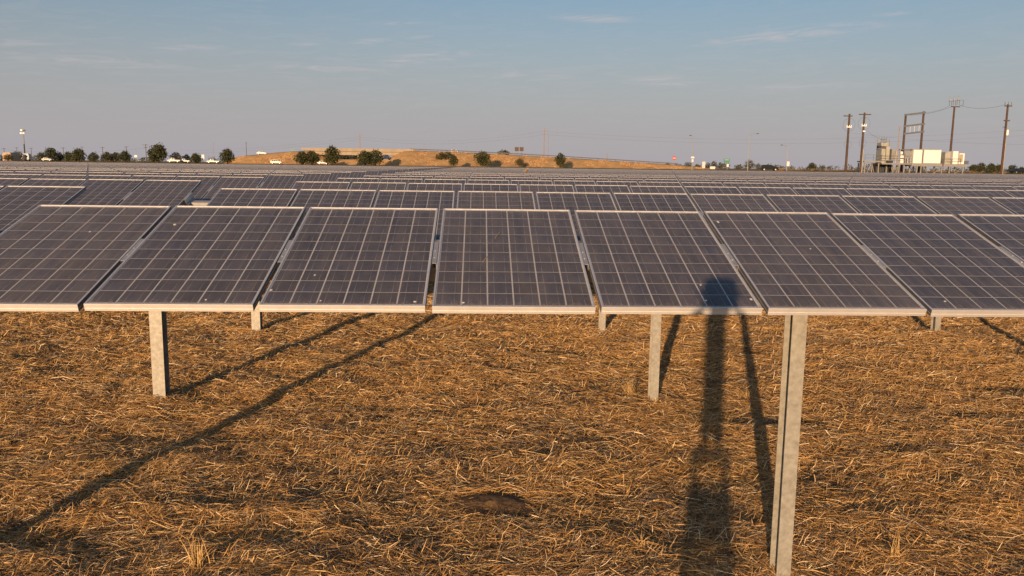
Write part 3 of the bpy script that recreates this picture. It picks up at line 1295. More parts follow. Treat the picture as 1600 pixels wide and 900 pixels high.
def bank():
    xs = np.arange(cx_[0], cx_[-1] + .1, 1.5)
    V, Fq = [], []
    nz = VNoise(41)
    nz2 = VNoise(42)
    prof = [(-1.15, 0.0), (-1.0, .03), (-.8, .20), (-.6, .40), (-.4, .60), (-.2, .81), (-.08, .93), (0, 1.0), ('b0', 1.0), ('b1', .6), ('b2', 0)]
    m = len(prof)
    for x in xs:
        g = 2.1
        h = max(0.05, float(crest(x)) - g - .10)
        if XB0 - 9 < x < XB1 + 9:          # cut for the road that passes under the bridge
            inside = min(x - (XB0 - 9), (XB1 + 9) - x)
            h *= max(.42, 1 - max(0, inside) / 14.0)
        for t, q in prof:
            if t == 'b0':
                yy = YC + 13
            elif t == 'b1':
                yy = YC + 13 + h
            elif t == 'b2':
                yy = YC + 13 + 2.6 * h
            else:
                yy = YC + t * h * 2.7
            b = (float(nz(np.array(x / 5.0 + 50), np.array(yy / 4.0))) - .5) * .8 + (float(nz2(np.array(x / 2.0 + 50), np.array(yy / 1.7))) - .5) * .5
            V.append((x, yy, g + h * q + (b * (.3 + .7 * (1 - q)) if q not in (0, 1.0) else -.4 if q == 0 else 0)))
    for i in range(len(xs) - 1):
        for k in range(m - 1):
            a = i * m + k
            Fq.append((a, a + m, a + m + 1, a + 1))
    me = np_mesh('grassy_bank', np.array(V), np.array(Fq), [M['dry_grass']])
    me.polygons.foreach_set('use_smooth', [True] * len(me.polygons))
    link('hill', me, kind='structure')
    # road surface along the top
    V, Fq = [], []
    xr_ = [x for x in xs]
    for x in xr_:
        for yy in (YC + 1.5, YC + 11.5):
            V.append((x, yy, float(crest(x)) + .02))
    for i in range(len(xr_) - 1):
        Fq.append((2 * i, 2 * i + 2, 2 * i + 3, 2 * i + 1))
    link('road', np_mesh('road', np.array(V), np.array(Fq), [M['asphalt']]), kind='structure')


bank()


def bank_grass():
    rs = np.random.default_rng(55)
    V, F, A = [], [], []
    for i in range(9000):
        x = rs.uniform(cx_[0] + 2, cx_[-1] - 6)
        if XB0 - 12 < x < XB1 + 12:
            continue
        h = max(.05, float(crest(x)) - 2.2)
        q = rs.random() ** .8
        y = YC - (1 - q) * h * 2.7
        z = 2.1 + h * q
        if n4(np.array(x / 4.0), np.array(y / 3.0)) < .42:
            continue
        hh, w = rs.uniform(.08, .28), rs.uniform(.2, .6)
        a = rs.uniform(-.5, .5)
        n = len(V)
        dx, dy = math.cos(a) * w, math.sin(a) * w
        V += [(x - dx, y - dy, z - .35), (x + dx, y + dy, z - .35), (x + dx * .5 + rs.uniform(-.2, .2), y, z + hh), (x - dx * .6, y, z + hh * .8)]
        c = np.array([.36, .22, .10]) * rs.uniform(.5, 1.3)
        A += [(*c, 1)] * 4
        F.append((n, n + 1, n + 2, n + 3))
    o = link('bank_grass', np_mesh('bank_grass', np.array(V), np.array(F), [M['leaf']], attr=np.array(A)), kind='stuff')
    tag(o, 'tussocks of dry golden grass over the slope of the bank', 'grass')


bank_grass()


def bridge():
    b = thing('road_bridge', 'pale concrete overpass bridge spanning a gap in the golden grass bank', 'bridge', ((XB0 + XB1) / 2, YC + 6, 2.1))
    xm, x0, x1 = (XB0 + XB1) / 2, XB0 - 9, XB1 + 9
    zt = float(crest(xm)) - 2.1
    L = x1 - x0
    m = MB()
    m.box((0, 0, zt - .32), (L, 12.6, .5))
    m.build('deck', M['concrete'], b)
    for s in (-1, 1):
        m = MB()
        m.box((0, s * 6.15, zt + .36), (L + 8, .3, .84))
        p = m.build('parapet', M['concrete'], b)
    for yy in (-5.2, -2.6, 0, 2.6, 5.2):
        m = MB()
        m.box((0, yy, zt - 1.35), (L - 1.0, .55, 1.55))
        m.build('girder', M['concrete'], b)
    for s in (-1, 1):
        m = MB()
        m.box((s * (L / 2 - 1.2), 0, zt / 2 - 1.2), (1.2, 12.0, zt - 1.9))
        m.build('abutment', M['concrete'], b)
    for yy in (-4, 0, 4):
        m = MB()
        m.tube([(0, yy, -.4), (0, yy, zt - 2.14)], .45, 12)
        m.build('column', M['concrete'], b)


bridge()


def guard_rail(p0, p1, label):
    x0, x1 = xat(p0, YC), xat(p1, YC)
    g = thing('guard_rail', label, 'guard rail', (x0, YC + .8, float(crest(x0))))
    m = MB()
    xs = np.linspace(x0, x1, 40)
    for a, c in zip(xs[:-1], xs[1:]):
        m.bar((a - x0, 0, float(crest(a) - crest(x0)) + .62), (c - x0, 0, float(crest(c) - crest(x0)) + .62), .08, .42)
    m.build('rail', M['guard'], g)
    pm = MB().box((0, .12, .2), (.16, .14, 1.0)).mesh('post', M['guard'])
    for x in np.arange(x0 + 1, x1, 3.8):
        o = link('post', pm, g)
        o.location = (x - x0, 0, float(crest(x) - crest(x0)))


guard_rail(640, 1060, 'dark steel guard rail along the road on top of the grass bank')

# ------------------------------------------------------------------ trees
def leaf_cloud(rs, lobes, n, size, c_lo, c_hi, ground=None):
    P, C = [], []
    per = np.array([l[3] ** 2 for l in lobes])
    per = (per / per.sum() * n).astype(int) + 3
    for (lx, ly, lz, lr), k in zip(lobes, per):
        v = rs.normal(size=(k, 3))
        v /= np.linalg.norm(v, axis=1)[:, None]
        r = lr * (1 - np.abs(rs.normal(0, .22, k)))
        r = np.where(rs.random(k) < .20, lr * rs.uniform(1.0, 1.38, k), r)
        P.append(np.array([lx, ly, lz]) + v * r[:, None])
        base = np.array(c_lo) + (np.array(c_hi) - np.array(c_lo)) * rs.random()
        C.append(base * rs.uniform(.65, 1.35, k)[:, None])
    P, C = np.concatenate(P), np.concatenate(C)
    if ground is not None:
        keep = P[:, 2] > ground
        P, C = P[keep], C[keep]
    k = len(P)
    a = rs.normal(size=(k, 3))
    a /= np.linalg.norm(a, axis=1)[:, None]
    b = np.cross(a, rs.normal(size=(k, 3)))
    b /= np.linalg.norm(b, axis=1)[:, None]
    s = size * rs.uniform(.55, 1.35, k)[:, None]
    V = np.stack([P - a * s, P - b * s * .6, P + a * s, P + b * s * .6], 1).reshape(-1, 3)
    F = np.arange(k * 4).reshape(-1, 4)
    A = np.repeat(np.concatenate([C, np.ones((k, 1))], 1), 4, 0)
    return V, F, A


def tree(px, ytop, wpx, Y, label, seed, zbase=None, kind='green', group=None, leaves=1300, name='tree'):
    leaves = int(leaves * 1.25)
    rs = np.random.default_rng(seed)
    top = at(px, ytop, Y)
    zb = gz(top.x, Y) if zbase is None else zbase
    h = max(.8, top.z - zb)
    w = wpx * Y / F_PX
    t = thing(name, label, 'tree' if name == 'tree' else 'bush', (top.x, Y, zb), rs.uniform(0, 6), group)
    cols = {'green': ((.030, .040, .014), (.075, .078, .030)), 'olive': ((.050, .050, .022), (.10, .088, .040)),
            'dry': ((.070, .058, .026), (.13, .105, .050)), 'far': ((.06, .066, .040), (.10, .10, .062))}[kind]
    tr = MB()
    tr.tube([(0, 0, -.3), (0, 0, h * .25), (w * .03, 0, h * .5)], [w * .05 + .06, w * .035 + .04, .04], 8)
    for q in range(5):
        a = q * 1.3 + rs.uniform(0, .6)
        tr.tube([(0, 0, h * .16), (math.cos(a) * w * .16, math.sin(a) * w * .16, h * .40), (math.cos(a) * w * .32, math.sin(a) * w * .32, h * .66)],
                [w * .02 + .03, w * .014 + .02, .015], 5)
    tr.build('trunk', M['bark'], t)
    nl = 11
    lobes = []
    for q in range(nl):
        f = (q + .5) / nl
        a = q * 2.4 + rs.uniform(-.4, .4)
        zz = h * (.16 + .66 * f)
        sh = math.sin(math.pi * min(1, .22 + .78 * f)) ** .55
        rr = w * .5 * sh * rs.uniform(.50, .92)
        lr = min(w, h) * rs.uniform(.20, .30)
        lobes.append((math.cos(a) * rr * .78, math.sin(a) * rr * .78, min(zz, h - lr * .95), lr))
        lobes.append((math.cos(a + .7) * rr, math.sin(a + .7) * rr, min(zz + h * .05, h - lr * .5), lr * .55))
    lobes.append((0, 0, h * .45, min(w, h) * .36))
    lobes.append((rs.uniform(-.1, .1) * w, 0, h - min(w, h) * .22, min(w, h) * .22))
    V, F, A = leaf_cloud(rs, lobes, leaves, .036 * min(w, h) + .07, *cols, ground=.05)
    link('crown', np_mesh('crown', V, F, [M['leaf']], attr=A), t)
    return t


G_L = 'dark trees along the road left of the bank'
tree(245, 226, 33, 300, 'largest round dark tree beside the road left of the grass bank', 1, leaves=1900)
tree(354.5, 232, 21, 300, 'narrow upright dark tree standing alone just before the grass bank rises', 2)
tree(79, 231, 26, 330, 'broad dark tree with a domed crown beside the light mast', 3)
tree(64, 238, 14, 330, 'small dark tree at the mast side of the domed tree', 4, leaves=700)
tree(93, 238, 14, 335, 'small grey-green tree tucked behind the domed tree', 5, leaves=700)
tree(106, 236.5, 14, 325, 'slim green tree beside the utility pole and the rounded tree', 6, leaves=800)
tree(121.5, 232, 25, 322, 'full rounded green tree, tallest of the hedge-like roadside trees', 7, leaves=1500)
tree(145, 238, 20, 322, 'low green tree in the middle of the roadside row', 8, leaves=1000)
tree(167, 237, 18, 325, 'olive brown tree in the roadside row next to the low green tree', 9, kind='olive', leaves=1000)
tree(181, 237.5, 15, 327, 'olive tree between the brownish tree and the dark end tree', 10, kind='olive', leaves=900)
tree(195, 235.5, 19, 322, 'dark rounded tree at the end of the roadside row', 11, leaves=1100)
tree(275, 238, 20, 305, 'thin-crowned olive tree above the parked white trucks', 12, kind='olive', leaves=800)
tree(291, 241, 14, 312, 'small tree behind the gap between two roadside trees by the trucks', 13, leaves=600)
tree(305, 239.5, 21, 300, 'low rounded dark tree beside the parked white trucks', 14, leaves=1200)
tree(12, 240, 16, 345, 'low brown scrub beside the tan house', 15, kind='dry', leaves=500, name='bush')
tree(27, 236, 20, 372, 'grey-brown tree rising behind the tan house', 16, kind='dry', leaves=700)


def bank_z(px, py, Y):
    return at(px, py, Y).z


tree(471, 236.5, 26, 338, 'bushy tree at the far end of the clump left of the bridge', 20, leaves=1200)
tree(487, 236, 32, 340, 'wide bushy tree beside the tall tree left of the bridge', 21, leaves=1600)
tree(518, 228.5, 27, 338, 'tall rounded tree at the mouth of the bridge opening', 22, leaves=1700)
tree(570, 235, 30, 340, 'dense bush tree under the bridge parapet, bridge opening side', 23, leaves=1500)
tree(586, 234, 37, 340, 'dense bush tree under the bridge parapet, against the bank', 24, leaves=1500)
tree(689, 238, 19, 362, 'spreading low bush high on the slope of the bank', 25, zbase=bank_z(689, 250, 362), leaves=800, name='bush')
tree(699, 237, 20, 363, 'rounded low bush high on the slope beside the spreading bush', 26, zbase=bank_z(699, 247, 363), leaves=700, name='bush')
tree(709, 243, 16, 340, 'small dark upright bush at the foot of the bank below two low bushes', 27, leaves=900, name='bush')
tree(754, 236.5, 27, 342, 'ragged dark green tree at the foot of the bank casting a shadow', 28, leaves=1500)
tree(788, 234, 23, 395, 'dark bush showing over the crest of the bank', 29, zbase=bank_z(788, 243, 395), leaves=900, name='bush')
tree(812, 247.5, 19, 352, 'low sprawling olive bush on the lower slope below the brown signs', 30, zbase=bank_z(812, 259, 352), kind='olive', leaves=700, name='bush')
tree(876, 239, 18, 346, 'dark columnar tree at the foot of the lower end of the bank', 31, leaves=1200)
G_R = 'far trees beyond the road junction'
for i, (p, yt, w, k, lb) in enumerate([
        (1044, 254, 10, 'far', 'low far tree left of the red sign'), (1075, 253, 17, 'far', 'low far tree beside the signposted lamp post'),
        (1089, 256, 9, 'far', 'smallest far tree beside the signposted lamp post'), (1106, 254, 9, 'green', 'small dark far tree behind the tilted white board'),
        (1115.5, 251, 14, 'olive', 'rounded olive far tree above the white van'), (1126, 253, 9, 'green', 'small dark far tree between the van and the green sign'),
        (1154, 257, 16, 'far', 'wide low far tree between the green sign and a lamp post'), (1172, 249.5, 19, 'olive', 'tallest far tree behind the plain lamp post'),
        (1185, 255, 9, 'far', 'small far tree beside the parked dark car')]):
    tree(p, yt, w, 420 + i * 3, lb, 50 + i, kind=k, leaves=420)
tree(1269, 254, 20, 330, 'dark bush tree standing alone on the dry field beyond the road', 60, leaves=900)
tree(1287, 257.5, 11, 420, 'small scrubby bush right of the lone bush tree on the dry field', 61, kind='far', leaves=300, name='bush')
for i, (p, yt, w, lb) in enumerate([(1521, 257, 13, 'low tree next to the equipment platform'), (1533, 254.5, 18, 'darkest rounded tree between platform and leaning pole'),
                                    (1549, 255, 17, 'broad tree beside the darkest rounded tree'), (1561, 257, 13, 'low tree just before the pole with a transformer can'),
                                    (1582, 258, 14, 'rounded tree just past the pole with a transformer can'), (1597, 261, 14, 'lowest tree past the pole with a transformer can')]):
    tree(p, yt, w, 300 + i * 2, lb, 70 + i, kind='green', leaves=1000)


def woodland():
    rs = np.random.default_rng(99)
    lobes = []
    for i in range(420):
        Y = rs.uniform(700, 1300)
        x = rs.uniform(-.72, .78) * Y
        r = rs.uniform(1.6, 3.6)
        lobes.append((x, Y, 2.3 + r * .75, r))
    V, F, A = leaf_cloud(rs, lobes, 15000, .75, (.055, .062, .040), (.095, .098, .062), ground=2.2)
    o = link('woodland', np_mesh('woodland', V, F, [M['leaf']], attr=A), kind='stuff')
    tag(o, 'far line of low grey-green woodland along the horizon', 'woodland')


woodland()
for i, (p, yt, w) in enumerate([(534, 238, 30), (549, 238, 30), (564, 238, 30), (520, 238.5, 28)]):  # trees added behind the bridge to darken its opening
    tree(p, yt, w, 412 + 3 * i, ['dark tree seen through the bridge opening beside the tall rounded tree', 'dark tree filling the middle of the bridge opening',
                                 'dark tree behind the bridge near the dense bush trees', 'dark tree behind the bridge hidden by the tall rounded tree'][i], 80 + i, leaves=900)


def scrub():
    rs = np.random.default_rng(98)
    lobes = []
    for i in range(240):
        Y = rs.uniform(240, 520)
        x = rs.uniform(.36, .72) * Y
        r = rs.uniform(.3, .9)
        lobes.append((x, Y, 2.4 + r * .2, r))
    V, F, A = leaf_cloud(rs, lobes, 7000, .22, (.12, .085, .035), (.30, .19, .08), ground=2.3)
    o = link('dry_weeds', np_mesh('dry_weeds', V, F, [M['leaf']], attr=A), kind='stuff')
    tag(o, 'patchy dry weeds over the rough field beyond the road', 'weeds')


scrub()

# ------------------------------------------------------------------ poles, lamps, signs, wires
def wire(name, a, b, sag, label, rad=.018, group=None):
    a, b = Vector(a), Vector(b)
    m = MB()
    pts = []
    for i in range(17):
        t = i / 16
        p = a.lerp(b, t)
        p.z -= sag * 4 * t * (1 - t)
        pts.append(p - a)
    m.tube(pts, rad, 4)
    o = m.build(name, M['wire'])
    o.location = a
    tag(o, label, 'wire', group)
    return o


def pole(px, ytop, Y, label, arms=(), wood='wood_pole', rad=.16, name='utility_pole', pxb=None, group=None):
    top = at(px, ytop, Y)
    x = top.x
    zb = gz(x, Y)
    h = top.z - zb
    t = thing(name, label, 'pole', (x, Y, zb), 0, group)
    m = MB()
    m.tube([(0, 0, -.5), (0, 0, h * .5), (0, 0, h)], [rad, rad * .85, rad * .7], 10)
    m.build('pole', M[wood], t)
    for (dz, l, r) in arms:
        m = MB()
        m.box(((r - l) / 2, -rad * .9, h - dz), (l + r, .12, .13 if rad < .25 else .20))
        m.build('crossarm', M[wood], t)
        for q in (-l + .1, r - .1) + ((0.35 * r,) if r > .7 else ()):
            m = MB()
            m.tube([(q, -rad * .9, h - dz + .06), (q, -rad * .9, h - dz + .16), (q, -rad * .9, h - dz + .30)], [.05, .075, .04], 8)
            m.build('insulator', M['porcelain'], t)
    return t, h


GP = 'distant utility poles along the road'
for (p, yt, Y, lb) in [(6, 231, 470, 'distant utility pole beyond the low brown scrub'), (26, 230, 520, 'distant utility pole behind the tan house'),
                       (48.5, 231, 500, 'distant utility pole between the mast and the domed tree'), (98.5, 230, 420, 'distant utility pole just past the domed tree'),
                       (128, 229, 520, 'faint distant pole above the full rounded tree'), (160, 229.5, 440, 'distant utility pole above the olive brown tree'), (197, 228.5, 420, 'distant utility pole above the dark end tree'),
                       (227.5, 225, 380, 'utility pole with two crossarms next to the largest round tree')]:
    pole(p, yt, Y, lb, [(.4, 1.1, 1.1)] + ([(1.6, .9, .9)] if p > 220 else []), 'wood_pole', .15, group=GP)
t562, _h = pole(562, 209, 470, 'tall pale pole standing behind the bridge parapet', [(1.3, 1.3, 1.3)], 'wood_pale', .26)
t850, _h = pole(850.5, 200, 430, 'tall pale pole behind the bank to the right of the brown signs', [(1.4, 1.3, 1.3)], 'wood_pale', .26)
pole(857, 207, 520, 'thin pale pole close behind the tall pale pole', [], 'wood_pale', .14)
pole(384.5, 222, 480, 'thin pole standing where the grass bank begins to rise', [(.5, .5, .5)], 'wood_pole', .15)
pole(948.5, 239, 388, 'short pale post on the lower end of the bank road', [], 'wood_pale', .22)
pole(333, 222, 420, 'thin pale lamp post behind the white pickup', [], 'steel_pale', .08)
pole(212, 228, 460, 'thin grey mast between the end tree and the largest round tree', [], 'steel_pale', .07)
pole(1406, 197, 330, 'pale slender pole behind the equipment platform', [(.6, .6, .6)], 'wood_pale', .2)

YS = 176.0
ZS = gz(90, YS)
pA, hA = pole(1327.5, 178, YS, 'weathered pole with a white cutout bracket left of the conduit pole', [(.45, 1.35, .55)], 'wood_pole', .27)
pB, hB = pole(1351, 176, YS, 'weathered pole with a pale conduit up its lower half beside the walkway', [(.40, 1.3, 1.3)], 'wood_pole', .27)
for (o, h) in ((pA, hA), (pB, hB)):
    m = MB()
    m.box((-.1, -.24, h - 2.75), (1.0, .12, .22))
    for q in (-.5, 0, .42):
        m.tube([(q, -.32, h - 2.9), (q, -.32, h - 2.35)], .085, 8)
    m.build('cutout_bracket', M['white_paint'], o)
    m = MB()
    for (rz_, rr, cz) in ((1.25, .035, h - 2.3), (.72, .03, h - 6.4)):
        for s in (-1, 1):
            m.tube([(s * (.12 + rz_ * .95 * math.sin(a)), -.1, cz + rz_ * math.cos(a) * 1.05) for a in np.linspace(.05, math.pi - .15, 10)], .022, 5)
    m.build('cable_loop', M['conductor'], o)
m = MB()
m.tube([(.24, -.15, -.3), (.24, -.15, 5.0)], .13, 8)
m.build('conduit', M['steel_pale'], pB)
m = MB()
m.box((.05, -.22, hB - 3.9), (.5, .12, .3))
m.build('switch_box', M['white_paint'], pB)

hf = thing('pole_frame', 'two brown poles joined by grey beams into a tall frame behind the white container', 'pole frame', (xat(1427, YS + 9), YS + 9, gz(90, YS + 9)))
x0 = hf.location.x
hp = []
for p, yt in ((1415.5, 178), (1443.5, 174)):
    q = at(p, yt, YS + 9)
    hp.append((q.x - x0, q.z - hf.location.z))
    m = MB()
    m.tube([(q.x - x0, 0, -.4), (q.x - x0, 0, q.z - hf.location.z)], [.28, .22], 10)
    m.build('pole', M['wood_pole'], hf)
for dz in (.25, 2.75, 4.45):
    m = MB()
    m.bar((hp[0][0] - .35, -.2, hp[0][1] - dz), (hp[1][0] + .35, -.2, hp[1][1] - dz), .2, .38)
    m.build('beam', M['steel_grey'], hf)
for q in (.28, .52, .78):
    m = MB()
    xx = hp[0][0] + (hp[1][0] - hp[0][0]) * q
    zz = hp[0][1] + (hp[1][1] - hp[0][1]) * q
    m.tube([(xx, -.2, zz - 2.75), (xx, -.2, zz - 4.45)], .07, 8)
    m.build('insulator', M['porcelain'], hf)

tall, hT = pole(1491.5, 166, YS + 6, 'tallest brown pole carrying three switch insulators on a steel frame', [(.12, .9, 1.1)], 'wood_pole', .27)
m = MB()
for k, q in enumerate((-.85, .0, .85)):
    zz = hT + .05 + .12 * k
    m.bar((q - .35, 0, zz), (q - .35, 0, zz + .95), .07)
    m.bar((q + .15, 0, zz), (q + .15, 0, zz + .95), .07)
    m.bar((q - .5, 0, zz + .95), (q + .35, 0, zz + 1.0), .08)
m.bar((1.2, 0, hT + .2), (1.9, 0, hT + .25), .06)
m.bar((1.9, 0, hT + .2), (1.9, 0, hT + 1.35), .07)
m.bar((1.2, 0, hT + 1.35), (1.9, 0, hT + 1.35), .06)
m.build('switch_frame', M['steel_grey'], tall)
for k, q in enumerate((-1.15, -.2, .75)):
    zz = hT + 1.05 + .14 * k
    m = MB()
    m.tube([(q, 0, zz), (q, 0, zz + .15), (q, 0, zz + .22), (q, 0, zz + .62)], [.24, .24, .11, .09], 10)
    m.tube([(q - .12, 0, zz + .6), (q - .18, 0, zz + 1.0)], .03, 5)
    m.tube([(q + .12, 0, zz + .6), (q + .18, 0, zz + 1.0)], .03, 5)
    m.build('insulator', M['porcelain'], tall)
m = MB()
m.tube([(-.32, -.2, hT - .3), (-.34, -.2, hT - 4.5)], .03, 5)
m.build('down_lead', M['conductor'], tall)

pr, hR = pole(1575, 163, YS - 8, 'brown pole carrying a pale transformer can and a long conduit', [(.35, .85, .75), (3.3, .7, .55)], 'wood_pole', .27)
m = MB()
for q in (-.75, -.05, .6):
    m.tube([(q, -.18, hR - .3), (q, -.18, hR + .45)], .045, 6)
m.build('insulator', M['dark_steel'], pr)
m = MB()
m.tube([(.38, -.1, hR - 6.3), (.38, -.1, hR - 6.15), (.38, -.1, hR - 5.25), (.38, -.1, hR - 5.1)], [.16, .27, .27, .18], 12)
m.build('transformer_can', M['white_paint'], pr)
m = MB()
m.tube([(.25, -.1, -.3), (.25, -.1, hR - 7.0)], .09, 8)
m.build('conduit', M['steel_pale'], pr)
m = MB()
m.box((-.35, -.2, hR - 4.6), (.8, .1, .1))
m.build('bracket', M['dark_steel'], pr)

# overhead wires
for k, dz in enumerate((0, 1.6)):
    wire('overhead_wire', at(562, 214 + 4 * k, 470), at(850, 205 + 5 * k, 430), 3.5, ('upper' if k == 0 else 'lower') + ' wire strung between the two tall pale poles')
    wire('overhead_wire', at(850, 205 + 5 * k, 430), at(1700, 196 + 9 * k, 330), 4.8, ('upper' if k == 0 else 'lower') + ' wire running from the tall pale pole past the equipment platform')
    wire('overhead_wire', at(562, 214 + 4 * k, 470), at(250, 236 + 4 * k, 560), 2.0, ('upper' if k == 0 else 'lower') + ' wire running from the tall pole behind the bridge to the roadside trees')
wire('overhead_wire', at(1500, 165, YS + 6), at(1572, 163, YS - 8), .7, 'slack wire from the tallest pole to the pole with the transformer can', .022)
wire('overhead_wire', at(1484, 165, YS + 6), at(1444, 176, YS + 9), .4, 'slack wire from the tallest pole to the pole frame', .022)
wire('overhead_wire', at(1486, 167, YS + 6), at(1417, 180, YS + 9), .5, 'lower slack wire reaching the far pole of the pole frame', .022)
wire('overhead_wire', at(1356, 205, YS), at(1382, 219, YS + 2), .3, 'short wire dropping from the conduit pole to the switchgear', .02)
wire('overhead_wire', at(0, 233, 470), at(230, 231, 380), 2.0, 'wire linking the distant roadside utility poles', .02)
wire('overhead_wire', at(1325, 207, 330), at(1700, 224, 330), 2.0, 'lowest long wire behind the pole frame and the tallest pole', .02)


def street_light(px, ytop, Y, arm, label, boards=()):
    top = at(px, ytop, Y)
    zb = gz(top.x, Y)
    h = top.z - zb
    t = thing('street_light', label, 'lamp post', (top.x, Y, zb))
    m = MB()
    m.tube([(0, 0, -.3), (0, 0, h)], [.13, .07], 8)
    m.build('pole', M['steel_pale'], t)
    m = MB()
    m.tube([(0, 0, h - .05), (arm * .5, 0, h + .35), (arm, 0, h + .45)], .05, 6)
    m.build('arm', M['steel_pale'], t)
    m = MB()
    s = 1 if arm > 0 else -1
    m.tube([(arm - s * .1, 0, h + .45), (arm + s * .25, 0, h + .47), (arm + s * .7, 0, h + .45)], [.07, .16, .06], 8)
    m.build('lamp_head', M['steel_grey'], t)
    for (dz, w, hh) in boards:
        m = MB()
        m.box((0, -.15, dz), (w, .04, hh))
        m.build('sign_board', M['sign_white'], t)


street_light(1083.5, 214, 262, -.7, 'lamp post carrying two small white boards beyond the road')
street_light(1171, 211, 250, 2.2, 'tall lamp post with no boards behind the road')
street_light(1231, 229, 262, -1.7, 'short lamp post with a small hanging head beyond the road')
for q in (0,):
    o = [x for x in bpy.data.objects if x.name.startswith('street_light')][0]
    for dz, w, hh in ((at(1083, 246, 262).z - o.location.z, 1.05, .5), (at(1083, 251, 262).z - o.location.z, .55, .9)):
        m = MB()
        m.box((0, -.16, dz), (w, .04, hh))
        m.build('sign_board', M['sign_white'], o)


def sign(px, py, Y, w, h, matl, label, shape='rect', band=None, rz=0.0, npost=1, name='road_sign', back=None):
    c = at(px, py, Y)
    zb = gz(c.x, Y)
    t = thing(name, label, 'sign', (c.x, Y, zb), rz)
    zc = c.z - zb
    for q in ([0] if npost == 1 else [-w * .35, w * .35]):
        m = MB()
        m.box((q, .06, zc / 2 - .15), (.08, .06, zc + .3))
        m.build('post', M['steel_pale'] if npost == 1 else M['wood_pale'], t)
    m = MB()
    if shape == 'disc':
        m.prism([(math.cos(a) * w / 2, zc + math.sin(a) * w / 2) for a in np.linspace(0, 2 * math.pi, 20, endpoint=False)], -.02, .02)
    else:
        m.box((0, 0, zc), (w, .04, h))
    o = m.build('board', M[matl], t)
    if band:
        m = MB()
        m.box((0, -.024, zc + band[2]), (band[0], .008, band[1]))
        m.build('band', M['sign_white'], t)
    return t


sign(1053.5, 247, 215, 1.05, 1.05, 'red', 'round red sign with a white bar beside the road', 'disc', (.72, .17, 0))
sign(1135.5, 251, 330, 2.5, 1.5, 'green', 'green road sign above a smaller pale board', band=(1.7, .12, .3))
sign(1137, 258.5, 328, .8, 1.2, 'sign_white', 'small pale board below the green road sign')
sign(1099.5, 257.5, 250, 1.05, 1.9, 'sign_white', 'tilted white board standing near the white van', rz=.3)
sign(1231.5, 256, 240, .75, 1.35, 'sign_white', 'tall narrow white board past the dark car')
sign(212, 244, 350, 1.1, .9, 'sign_white', 'small white board between the end tree and the largest round tree')
sign(317, 245.5, 320, 1.0, 1.8, 'sign_white', 'white board beside the low rounded tree and the trucks')
for px_, lb in ((807.5, 'brown-backed square sign nearer the crest bush'), (815, 'brown-backed square sign nearer the tall pale pole')):
    c = at(px_, 233, 366)
    t = thing('road_sign', lb, 'sign', (c.x, 366, at(px_, 247, 366).z))
    zc = c.z - t.location.z
    m = MB()
    m.box((0, 0, zc), (1.75, .05, 1.75))
    m.build('board', M['brown_sign'], t)
    m = MB()
    m.box((.1, .06, zc / 2 - .2), (.12, .08, zc + .4))
    m.build('post', M['brown_sign'], t)
c = at(457, 236.2, 381)
t = thing('road_sign', 'small green sign on the bank road left of the bridge', 'sign', (c.x, 381, float(crest(c.x))))
m = MB()
m.box((0, 0, 1.0), (2.0, .05, .9))
m.build('board', M['green'], t)
m = MB()
m.box((0, .06, .4), (.1, .06, 1.2))
m.build('post', M['steel_pale'], t)

# light mast at the left
c = at(36, 203, 400)
zb = gz(c.x, 400)
mast = thing('light_mast', 'tall grey mast topped with pale floodlights at the edge of the yard', 'mast', (c.x, 400, zb))
h = c.z - zb
m = MB()
m.tube([(0, 0, -.3), (0, 0, h * .55)], [.34, .28], 8)
m.build('pole', M['dark_steel'], mast)
m = MB()
m.tube([(0, 0, h * .55), (0, 0, h)], [.24, .16], 8)
m.build('upper_pole', M['steel_pale'], mast)
for dx, dz, k in ((-.6, -.1, 'white_paint'), (.55, -.25, 'dark_steel'), (-.9, -1.5, 'white_paint'), (.3, -1.5, 'white_paint')):
    m = MB()
    m.box((dx, -.2, h + dz), (.9, .5, .7))
    m.build('floodlight', M[k], mast)


